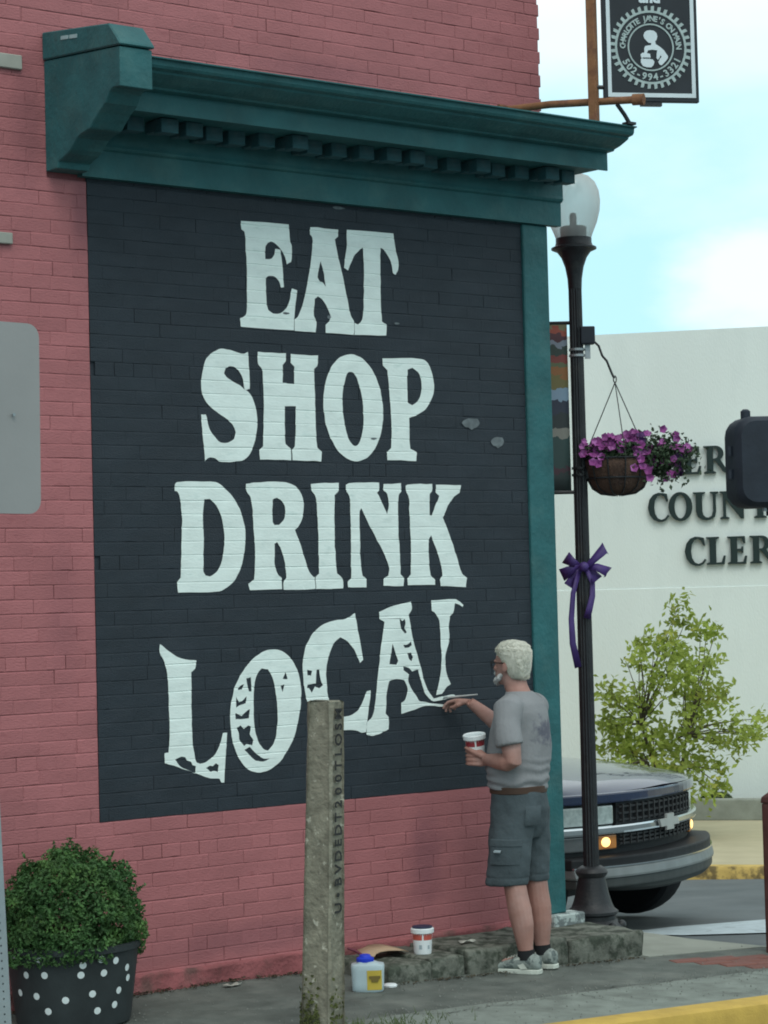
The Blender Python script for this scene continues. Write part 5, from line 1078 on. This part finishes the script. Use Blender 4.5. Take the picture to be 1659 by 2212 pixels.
for k in range(6):
    a = rt.uniform(-.18, .3); q = Vector((0.787 * a, -.617 * a, rt.uniform(.7, 1.2))) + Vector((rt.uniform(-.1, .1), rt.uniform(-.15, .15), 0)); limb(b0 + Vector((rt.uniform(-.06, .06), rt.uniform(-.06, .06), 0)), q, .022, .013); trunk_top.append(q)
for X, Y, s in clusters:
    c = IM(X, Y); dy = rt.gauss(0, .28) * (1.0 if Y > 1400 else .4); c = c + Vector((.617 * dy, .787 * dy, 0))
    near = min(trunk_top, key=lambda t: (t - c).length + (0.8 if t.z > c.z + .2 else 0)); limb(near, c, .008, .003)
    for _ in range(int(31 * s * s + 13)):
        p = c + Vector((rt.gauss(0, .07 * s), rt.gauss(0, .07 * s), rt.gauss(0, .055 * s)))
        leaf(lv, p, rv(rt) + Vector((0, 0, .7)) + Vector((-.3, -.4, 0)), rv(rt), rt.uniform(.055, .10), rt.uniform(.03, .05), .15)
lv.build('crown', M['tree_leaf'], tr, keep=True); tb.build('trunk', M['bark'], tr, smooth=True)
M['low_leaf'] = mat('low_plant_leaf', (0.05, 0.075, 0.03), .7, .4, 8)
def low_plant(x, off, s, lab):
    p = far(x, off, FZ + .12); t = thing('low_plant', lab, 'plant', tuple(p)); b = MB()
    for _ in range(260):
        d = rv(rt); leaf(b, (d.x * .30 * s, d.y * .2 * s, abs(d.z) * .16 * s), rv(rt) + Vector((0, 0, .6)), rv(rt), .07, .035)
    b.build('leaves', M['low_leaf'], t, keep=True)
low_plant(.22, .28, .75, 'small dark green plant at the foot of the white wall right of the truck')
# ------------------------------------------------------------------ the painter
# local axes: +x his right, +y the way he faces, z up from the soles
M['skin'] = mat('weathered_skin', (0.33, 0.175, 0.142), .6, .14, 9, .1, 60, col2=(0.39, 0.245, 0.215), c2lo=.45, c2hi=.7, c2scale=5, spec=.35)
M['hair'] = mat('white_hair', (0.66, 0.66, 0.58), .8, .12, 16, .5, 45, stretch=(1, 1, .35))
M['beard'] = mat('white_beard', (0.50, 0.51, 0.50), .85, .2, 30, .7, 90)
M['shorts'] = mat('grey_green_shorts', (0.066, 0.088, 0.098), .9, .14, 9, .4, 45)
M['belt'] = mat('brown_belt', (0.065, 0.038, 0.026), .6, .15, 9)
M['shoe'] = mat('grey_trainer', (0.25, 0.29, 0.27), .7, .25, 24, .3, 60, col2=(0.10, 0.125, 0.12), c2lo=.5, c2hi=.56, c2scale=22)
M['sole'] = mat('white_sole', (0.5, 0.54, 0.48), .7, .12, 14)
M['sock'] = mat('black_sock', (0.014, 0.016, 0.018), .9, .1, 20)
M['specs'] = mat('dark_glasses', (0.02, 0.016, 0.014), .4, .1, 9)
def shirt_mat():
    m = mat('grey_t_shirt', (0.235, 0.245, 0.255), .92, .09, 5, .25, 60)
    # faded dark print on the back
    t = m.node_tree; n = t.nodes.new; l = t.links.new; b = t.nodes['Principled BSDF']; src = b.inputs['Base Color'].links[0].from_socket
    c = n('ShaderNodeTexCoord'); mp = n('ShaderNodeMapping'); mp.inputs['Location'].default_value = (0.0, 0.06, -1.30); l(c.outputs['Object'], mp.inputs['Vector'])
    mp2 = n('ShaderNodeMapping'); mp2.inputs['Scale'].default_value = (9, 4, 10); l(mp.outputs[0], mp2.inputs['Vector'])
    ln = n('ShaderNodeVectorMath'); ln.operation = 'LENGTH'; l(mp2.outputs[0], ln.inputs[0])
    nz = n('ShaderNodeTexNoise'); nz.inputs['Scale'].default_value = 26; nz.inputs['Detail'].default_value = 3; l(c.outputs['Object'], nz.inputs['Vector'])
    a = n('ShaderNodeMath'); a.operation = 'MULTIPLY_ADD'; a.inputs[1].default_value = 2.2; l(nz.outputs['Fac'], a.inputs[0]); l(ln.outputs['Value'], a.inputs[2])
    r = n('ShaderNodeMapRange'); r.inputs['From Min'].default_value = 2.05; r.inputs['From Max'].default_value = 1.45; l(a.outputs[0], r.inputs['Value'])
    x = n('ShaderNodeMixRGB'); l(r.outputs[0], x.inputs[0]); l(src, x.inputs[1]); x.inputs[2].default_value = (0.12, 0.125, 0.155, 1); l(x.outputs[0], b.inputs['Base Color']); return m
M['shirt'] = shirt_mat()
PX, PY = 2.30, -0.60
man = thing('person', 'man with white hair in grey t-shirt and dark shorts painting letters on the wall', 'person', (PX, PY, walk_z(PX, PY) + .001), math.radians(22))
man.scale = (.97, .97, .97)
def seg(b, pts, n=16):
    """tapered limb: (x, y, z, r)"""
    b.tube([p[:3] for p in pts], [p[3] for p in pts], n)
body = MB()
# trunk and neck
body.loft([(0, .10, .80, .14, .11), (0, .11, .90, .150, .130), (0, .125, 1.0, .150, .132), (0, .12, 1.12, .172, .155), (0, .105, 1.25, .178, .14), (0, .09, 1.36, .188, .125), (0, .085, 1.43, .175, .105), (0, .09, 1.475, .12, .08), (0, .105, 1.50, .075, .068), (0, .125, 1.545, .062, .066), (0, .14, 1.60, .06, .066)], 28)
HY = .15; HZ = 1.548; HR = Matrix.Rotation(math.radians(-9), 3, 'Z') @ Matrix.Rotation(math.radians(3), 3, 'X')
def hp(x, y, z): v = HR @ Vector((x, y, z)); return Vector((v.x, v.y + HY, v.z + HZ))
def hloft(b, rs, n=24):
    R = []
    for cy, cz, ax, ay in rs: R.append([hp(ax * math.cos(2 * PI * k / n), cy + ay * math.sin(2 * PI * k / n), cz) for k in range(n)])
    b.rings(R)
hloft(body, [(.050, 0, .026, .024), (.045, .012, .040, .042), (.034, .035, .054, .062), (.018, .06, .063, .082), (.008, .09, .069, .094), (.0, .12, .073, .098), (-.004, .15, .075, .1), (-.008, .18, .072, .096), (-.012, .205, .06, .08), (-.014, .225, .035, .05), (-.014, .232, .012, .018)])
body.ell(hp(0, .100, .092), (.013, .022, .017), 10, 8); body.ell(hp(0, .096, .105), (.010, .013, .024), 10, 8)          # nose
for s in (-1, 1):
    body.ell(hp(s * .03, .080, .128), (.026, .018, .009), 10, 6)                 # brow
    body.ell(hp(s * .038, .074, .088), (.022, .02, .017), 10, 6)                 # cheek
    body.ell(hp(s * .077, -.008, .10), (.008, .020, .032), 10, 8, Matrix.Rotation(.25, 3, 'X'))   # ear
body.ell(hp(0, .088, .056), (.022, .012, .006), 10, 6); body.ell(hp(0, .085, .046), (.020, .012, .007), 10, 6)          # lips
# legs
seg(body, [(-.080, .11, .90, .082), (-.090, .11, .72, .082), (-.098, .10, .56, .072), (-.10, .085, .50, .061), (-.10, 0.062, 0.41, 0.061), (-.10, 0.04, 0.33, 0.064), (-.10, 0.018, 0.25, 0.059), (-.10, 0.004, 0.17, 0.0475), (-.10, -0.002, 0.115, 0.0395), (-.10, -.006, .075, .043)])
seg(body, [(.080, .10, .90, .082), (.090, .085, .72, .08), (.098, .065, .56, .072), (.10, .052, .50, .061), (.10, 0.036, 0.41, 0.061), (.10, 0.02, 0.33, 0.064), (.10, 0.008, 0.25, 0.059), (.10, 0.0, 0.17, 0.0475), (.10, -0.004, 0.115, 0.0395), (.10, -.006, .075, .043)])
for s, y in ((-1, -.006), (1, -.006)): seg(body, [(s * .10, y - .03, .06, .036), (s * .10, y + .05, .05, .040), (s * .112, y + .15, .035, .034), (s * .115, y + .2, .03, .026)])
# left arm (near the camera) holding the pot low in front
LSH = (-.185, .085, 1.435); LEL = (-.235, .035, 1.155); LWR = (-.155, .240, 1.150)
seg(body, [(-.15, .085, 1.44, .06), (*LSH, .062), (-.22, .06, 1.30, .056), (-.235, .042, 1.20, .052), (*LEL, .050), (-.226, .075, 1.142, .049), (-.202, .145, 1.146, .044), (-.170, .210, 1.150, .034), (*LWR, .030)])
# right arm stretched to the wall
RSH = (.185, .095, 1.43); REL = (.25, .335, 1.295); RWR = (.165, .500, 1.445)
seg(body, [(.15, .09, 1.435, .06), (*RSH, .06), (.22, .20, 1.365, .052), (*REL, .046), (.240, .375, 1.325, .046), (.205, .445, 1.390, .038), (.178, .482, 1.428, .031), (*RWR, .028)])
def hand(b, wr, fw, up, side, curl, spread=.0):
    """palm plus four fingers and a thumb; fw: towards the fingers, up: back of the hand, side: thumb side"""
    fw, up, side = (Vector(q).normalized() for q in (fw, up, side)); w_ = Vector(wr)
    for k in range(4):
        s = (1.5 - k) * .0195; root = w_ + fw * .082 + side * s
        b.tube([w_ + fw * .005 + side * s * .6, w_ + fw * .05 + side * s, root], [.017, .0165, .0115], 10)
        L = (.040, .045, .042, .032)[k]; p = root; d = fw; pts = [root]; c = curl[k] if hasattr(curl, '__len__') else curl
        for j, f in enumerate((1, .68, .52)):
            d = (Matrix.Rotation(-c * (1.0 if j else .8), 3, side) @ d) if True else d
            p = p + d * L * f; pts.append(p.copy())
        b.tube(pts, [.0112, .0100, .0090, .0078], 10)
    b.ell(w_ + fw * .045, (.0, .0, .0), 4, 3) if False else None
    return w_
# right hand: fingers wrapped over the brush handle, thumb underneath
fwR = Vector((-.08, .97, .10)); upR = Vector((.1, -.1, 1)); sideR = Vector((-1, -.08, .05))
hand(body, RWR, fwR, upR, -sideR.cross(Vector((0, 0, 0))) if False else sideR, (-.45, -.6, -.75, -.85))
tR = Vector(RWR)
body.tube([tR + fwR * .025 + sideR * .02, tR + fwR * .055 + sideR * .040 - upR * .022, tR + fwR * .085 + sideR * .034 - upR * .038, tR + fwR * .108 + sideR * .020 - upR * .040], [.0165, .0145, .0115, .009], 10)
# left hand: palm under and behind the pot, fingers round it
CUPC = Vector((-.105, .323, 1.155))
wl = Vector(LWR)
fwL = Vector((.42, .88, .10)).normalized(); sideL = Vector((-.15, 0.0, 1)).normalized()
base = wl + fwL * .015
for k in range(4):
    z = 1.192 - k * .0225; a0 = math.radians(205 + 6 * k); pts = []
    pts.append(Vector((wl.x, wl.y, wl.z + (1.5 - k) * .011)))
    for a in (222, 262, 300, 335, 368)[: (5 if k < 3 else 4)]:
        rr_ = .056 if a > 230 else .062
        aa = math.radians(-a - 10)
        pts.append(Vector((CUPC.x + rr_ * math.cos(aa + math.radians(100)), CUPC.y + rr_ * math.sin(aa + math.radians(100)), z)))
    body.tube(pts, [.017, .0140, .0098, .0088, .0082, .0074][:len(pts)], 10)
body.tube([wl + Vector((0, .0, .012)), Vector((CUPC.x - .06, CUPC.y - .03, 1.185)), Vector((CUPC.x - .063, CUPC.y + .012, 1.205)), Vector((CUPC.x - .052, CUPC.y + .042, 1.215))], [.019, .0155, .0122, .0095], 10)
bobj = remesh(body, 'body', .0042, 7, [M['skin']], man)

# hair, beard, glasses
b = MB(); hloft(b, [(-.050, .035, .048, .036), (-.048, .05, .062, .050), (-.042, .08, .074, .064), (-.034, .11, .081, .078), (-.024, .14, .085, .092), (-.014, .17, .086, .103), (-.008, .20, .080, .103), (-.010, .225, .064, .084), (-.014, .240, .038, .052), (-.014, .246, .012, .016)])
hair = remesh(b, 'hair', .006, 3, [M['hair']], man, .0012, 22)
b = MB(); 
for s in (-1, 1): b.tube([hp(s * .062, .022, .062), hp(s * .058, .042, .040), hp(s * .044, .068, .024), hp(s * .02, .088, .014)], [.010, .016, .020, .020], 10)
b.ell(hp(0, .088, .018), (.034, .022, .028), 12, 8); b.tube([hp(-.032, .088, .052), hp(-.015, .099, .068), hp(.015, .099, .068), hp(.032, .088, .052)], [.009, .010, .010, .009], 8)
remesh(b, 'beard', .005, 2, [M['beard']], man, .004, 40)
b = MB()
for s in (-1, 1):
    b.tube([hp(s * .079, .0, .122), hp(s * .078, .05, .120), hp(s * .066, .098, .118)], .0028, 6)
    b.tube([hp(s * .036 + .026 * math.cos(t), .108 - .012 * abs(math.cos(t)), .112 + .019 * math.sin(t)) for t in lin(0, 2 * PI, 17)], .0025, 6)
b.tube([hp(-.012, .112, .116), hp(.012, .112, .116)], .0025, 6); b.build('glasses', M['specs'], man, smooth=True)
# t-shirt
b = MB()
b.loft([(0, .130, .985, .168, .152), (0, .130, 1.0, .174, .160), (0, .128, 1.06, .180, .168), (0, .125, 1.14, .188, .174), (0, .112, 1.23, .192, .162), (0, .100, 1.32, .198, .148), (0, .092, 1.40, .198, .130), (0, .088, 1.445, .175, .113), (0, .092, 1.485, .118, .088), (0, .102, 1.507, .082, .079), (0, .106, 1.515, .074, .074)], 30)
seg(b, [(-.13, .088, 1.435, .075), (-.185, .085, 1.43, .080), (-.222, .066, 1.33, .078), (-.238, .050, 1.255, .078), (-.240, .046, 1.235, .077)])
seg(b, [(.13, .09, 1.43, .074), (.188, .10, 1.425, .078), (.215, .165, 1.385, .073), (.235, .225, 1.355, .072)])
shirt = remesh(b, 'shirt', .007, 6, [M['shirt']], man)
me = shirt.data; me.update(); nr = [v.normal.copy() for v in me.vertices]
for v, n_ in zip(me.vertices, nr):   # folds: gathered at the waist, diagonal across the back, at the sleeve
    c = v.co; wv = max(0, min(1, (1.18 - c.z) / .16)); f1 = math.sin(c.z * 105 + 5 * noise.noise(c * 7) + 9 * c.x) * .0055 * wv
    f2 = (noise.noise(Vector((c.x * 6 + c.z * 5, c.y * 6, c.z * 3))) * .012 + noise.noise(Vector((c.x * 13, c.y * 13 + c.z * 10, c.z * 7))) * .004) * (0.4 + .6 * min(1, abs(1.48 - c.z) * 6))
    v.co = c + n_ * (f1 + f2)
me.update()
b = MB(); b.loft([(0, .127, .962, .166, .150), (0, .127, .966, .170, .154), (0, .127, .998, .170, .154), (0, .127, 1.002, .166, .150)], 30); b.build('belt', M['belt'], man, smooth=True)
# shorts
b = MB()
b.loft([(0, .118, .72, .120, .120), (0, .112, .80, .168, .142), (0, .115, .88, .174, .158), (0, .122, .95, .168, .153), (0, .126, .985, .166, .150)], 30)
def leg_loft(s, rs):
    b.loft([(s * x, y, z, ax, ay) for x, y, z, ax, ay in rs], 26)
leg_loft(-1, [(.100, .128, .470, .090, .118), (.100, .128, .485, .094, .122), (.099, .126, .56, .094, .122), (.095, .122, .68, .096, .122), (.088, .115, .80, .094, .128), (.08, .112, .88, .09, .135)])
leg_loft(1, [(.102, .085, .475, .088, .108), (.102, .086, .49, .092, .112), (.101, .090, .57, .094, .115), (.096, .098, .68, .096, .120), (.088, .105, .80, .094, .128), (.08, .11, .88, .09, .135)])
sho = remesh(b, 'shorts', .007, 5, [M['shorts']], man)
me = sho.data; me.update(); nr = [v.normal.copy() for v in me.vertices]
for v, n_ in zip(me.vertices, nr):
    c = v.co; v.co = c + n_ * (noise.noise(Vector((c.x * 9, c.y * 9, c.z * 4))) * .013 + noise.noise(Vector((c.x * 15 + c.z * 10, c.y * 15 - c.z * 8, c.z * 12))) * .005 - .004 * max(0, 1 - abs(c.z - .515) / .006))
me.update()
def pocket(cx_, cy, z0, z1, ax, ay, a0, a1, off, nm, m):
    b = MB(); R = []
    for z in (z0, z0 + .004, z1 - .004, z1):
        e = off if z in (z0 + .004, z1 - .004) else 0.0; R.append([(cx_ + (ax + e) * math.cos(math.radians(a)), cy + (ay + e) * math.sin(math.radians(a)), z) for a in lin(a0, a1, 9)])
    b.rings(R, False, False); return b.build(nm, m, man, smooth=True, keep=True)
pocket(-.097, .124, .585, .70, .098, .126, 150, 232, .004, 'cargo_pocket', M['shorts']); pocket(-.096, .123, .685, .725, .097, .125, 148, 234, .010, 'pocket_flap', M['shorts'])
pocket(-.1, .124, .652, .668, .104, .131, 166, 184, .012, 'pocket_tag', M['print_grey']); pocket(-.06, .112, .795, .90, .113, .153, 222, 268, .003, 'back_pocket', M['shorts'])
# socks and trainers
for s in (-1, 1):
    b = MB(); seg(b, [(s * .10, -.006, .075, .049), (s * .10, -.004, .10, .047), (s * .10, -.002, .125, .046)]); b.build('sock', M['sock'], man, smooth=True)
    b = MB(); sx = s * .10
    def sec(y, w, h0, h1, dx=0.0): return [(sx + dx * s + w * math.cos(t), y, (h0 + h1) / 2 + (h1 - h0) / 2 * math.copysign(abs(math.sin(t)) ** .75, math.sin(t))) for t in lin(0, 2 * PI * 19 / 20, 20)]
    b.rings([sec(-.088, .018, .03, .075), sec(-.082, .032, .018, .095), (sec(-.055, .041, .015, .108)), sec(-.01, .045, .015, .108), sec(.035, .046, .015, .098, .002), sec(.075, .047, .015, .080, .005), sec(.12, .050, .015, .066, .010), sec(.165, .049, .015, .056, .014), sec(.195, .042, .015, .049, .014), sec(.215, .026, .018, .040, .012)])
    sh_ = b.build('shoe', M['shoe'], man, smooth='all')
    b = MB(); out_ = [(-.094, .0), (-.086, .032), (-.05, .045), (0, .047), (.05, .048), (.10, .052), (.15, .054), (.19, .047), (.215, .03), (.224, 0)]
    pol = [(sx + s * max(0, y) * .065 + w_, y) for y, w_ in out_] + [(sx + s * max(0, y) * .065 - w_, y) for y, w_ in reversed(out_[1:-1])]
    b.prism(pol, 0.0, .026, 'z'); b.build('sole', M['sole'], sh_, bevel=.004, seg=1)
    b = MB()
    for k in range(5): y = .045 + k * .018; z = .094 - k * .0062; b.tube([(sx - .02, y, z), (sx, y + .004, z + .006), (sx + .02, y, z)], .0028, 6)
    b.build('lace', M['sole'], sh_, smooth=True)
    b = MB()
    for d in (-1, 1): b.add([(sx + d * .0475, -.03, .03), (sx + d * .049, .01, .028), (sx + d * .044, .05, .075), (sx + d * .043, .02, .09)], [(0, 1, 2, 3)])
    o = b.build('stripe', M['sole'], sh_); o.modifiers.new('t', 'SOLIDIFY').thickness = .003
# short hair strands over the hair cap
rh = random.Random(8); hm = hair.data; hm.update(); b = MB(); cen = hp(0, -.01, .12)
for p in rh.choices(hm.polygons, weights=[q.area for q in hm.polygons], k=7500):
    c = p.center; n_ = p.normal; d = Vector((0, -.55, -.75)) + Vector((c.x * 3, -.2, 0)) + Vector((rh.gauss(0, .3), rh.gauss(0, .3), rh.gauss(0, .3))); d = (d - n_ * d.dot(n_)); d = d.normalized() + n_ * rh.uniform(.0, .10)
    L = rh.uniform(.016, .032); s_ = n_.cross(d).normalized() * .0011
    b.add([c - s_, c + s_, c + d * L * .6 + s_ * .6, c + d * L - n_ * L * .12], [(0, 1, 2), (0, 2, 3)])
o = b.build('hair_strands', M['hair'], man, keep=True); o['kind'] = 'stuff'
# he stands a little more upright over his feet
for o in man.children:
    if o.type == 'MESH' and not o.data.get('up'):
        for v in o.data.vertices: v.co.y -= .06 * max(0, min(1, (v.co.z - .15) / .8))
        o.data['up'] = 1; o.data.update()
def lean_y(v): return Vector((v.x, v.y - .06, v.z))
CUPC = lean_y(CUPC)
# brush in the right hand, paint pot in the left
Mman = Matrix.Translation(man.location) @ Matrix.Rotation(math.radians(22), 4, 'Z') @ Matrix.Scale(.97, 4)
tipL = Vector((.150, .618, 1.468)); dirB = Vector((.02, -1, .085)).normalized(); endL = tipL + dirB * .235
M['brush_wood'] = mat('pale_brush_handle', (0.45, 0.46, 0.45), .5, .1, 14); M['bristle'] = mat('wet_bristle', (0.58, 0.66, 0.63), .7, .1, 30)
q0 = Mman @ tipL
br_ = thing('paint_brush', 'thin pale paint brush held to the last white letter by the painter', 'brush', tuple(q0))
toL = lambda p: (Mman @ p) - q0
b = MB(); b.tube([toL(tipL + dirB * .045), toL(tipL + dirB * .075), toL(tipL + dirB * .13), toL(endL)], [.0042, .0062, .005, .0032], 10); b.build('handle', M['brush_wood'], br_, smooth=True)
b = MB(); b.tube([toL(tipL + dirB * .022), toL(tipL + dirB * .048)], .0055, 10); b.build('ferrule', M['steel'], br_, smooth=True)
b = MB(); b.tube([toL(tipL), toL(tipL + dirB * .012), toL(tipL + dirB * .025)], [.0015, .005, .005], 10); b.build('bristles', M['bristle'], br_, smooth=True)
cw = Mman @ Vector((CUPC.x, CUPC.y, 1.148))
quart('held_paint_pot', 'white plastic paint pot with dark red band held in the left hand of the painter', tuple(cw), M['can_dkred'], tilt=(0.0, -0.16, 0.35), lid=False)

# ------------------------------------------------------------------ cracks and grit on the pavement
M['crack'] = mat('crack_dirt', (0.03, 0.034, 0.03), 1, .2, 20)
rc = random.Random(4)
def crack(x, y, a, n_, wdt):
    b = MB(); R = []
    for i in range(n_):
        z = walk_z(x, y) + .0065; ww = wdt * (1 - .8 * i / n_) * rc.uniform(.6, 1.2); R.append([(x - math.sin(a) * ww, y + math.cos(a) * ww, z), (x + math.sin(a) * ww, y - math.cos(a) * ww, z)])
        a += rc.gauss(0, .1); q_ = a + rc.gauss(0, .6); x += math.cos(q_) * .03; y += math.sin(q_) * .03
        if y > -.08 or y < -1.8: break
    if len(R) > 2: b.rings(R, False, False); o = b.build('pavement_crack', M['crack'], None, keep=True); o['kind'] = 'structure'
for x, y, a, n_, w_ in ((.55, -.95, .1, 40, .003), (1.5, -.75, -.25, 36, .0028), (2.2, -1.24, .02, 60, .0035), (.9, -1.25, 0, 40, .0035), (1.95, -1.3, -1.5, 16, .003), (3.15, -1.3, -1.45, 16, .003), (.2, -.5, -.4, 24, .0028)): crack(x, y, a, n_, w_)
b = MB()
for _ in range(1500):
    x = rc.uniform(-1, 4.0); y = rc.choice((-1.25 + rc.gauss(0, .06), rc.uniform(-1.8, -.1))); s = rc.uniform(.002, .006)
    if x > 1.3 and y > -.57: continue
    z = walk_z(x, y) + .004; b.add([(x - s, y - s, z), (x + s, y - s * .6, z), (x + s * .3, y + s, z), (x, y, z + s * 1.3)], [(0, 1, 3), (1, 2, 3), (2, 0, 3)])
o = b.build('grit', mat('grit', (0.17, 0.18, 0.16), 1, .4, 60), keep=True); o['kind'] = 'stuff'

# ------------------------------------------------------------------ small debris along the foot of the wall
M['litter'] = mat('pale_litter', (0.42, 0.43, 0.38), .9, .2, 14); M['dead_leaf'] = mat('dead_leaf', (0.06, 0.05, 0.032), .95, .35, 14)
b = MB(); rl = random.Random(9)
for _ in range(900):
    x = rl.uniform(-2.2, 1.4); y = -.035 - abs(rl.gauss(0, .035)); leaf(b, (x, y, walk_z(x, y) + .006 + rl.uniform(0, .008)), Vector((0, 0, 1)) + rv(rl) * .5, rv(rl), rl.uniform(.012, .035), rl.uniform(.006, .016))
for _ in range(260):
    x = rl.uniform(1.4, 3.1); y = -.57 - abs(rl.gauss(0, .03)); leaf(b, (x, y, walk_z(x, y) + .006), Vector((0, 0, 1)) + rv(rl) * .5, rv(rl), rl.uniform(.01, .03), rl.uniform(.006, .014))
o = b.build('leaf_litter', M['dead_leaf'], keep=True); o['kind'] = 'stuff'
for i, (x, y, s, lab) in enumerate(((.68, -.16, .045, 'crumpled pale scrap of paper lying on the pavement near the pink wall'), (2.07, -.33, .05, 'small pale scrap lying on the concrete ledge right of the paint pot'))):
    b = MB(); z = walk_z(x, y) if i == 0 else .074
    pts = [(x + s * (u - 2) * .5 + rl.uniform(-.006, .006), y + s * (v - 1) * .4, z + .006 + rl.uniform(0, .014)) for v in range(3) for u in range(5)]
    b.add(pts, [(v * 5 + u, v * 5 + u + 1, v * 5 + u + 6, v * 5 + u + 5) for v in range(2) for u in range(4)]); o = b.build('paper_scrap', M['litter'], keep=True, smooth='all'); tag(o, lab, 'litter'); o.modifiers.new('t', 'SOLIDIFY').thickness = .002
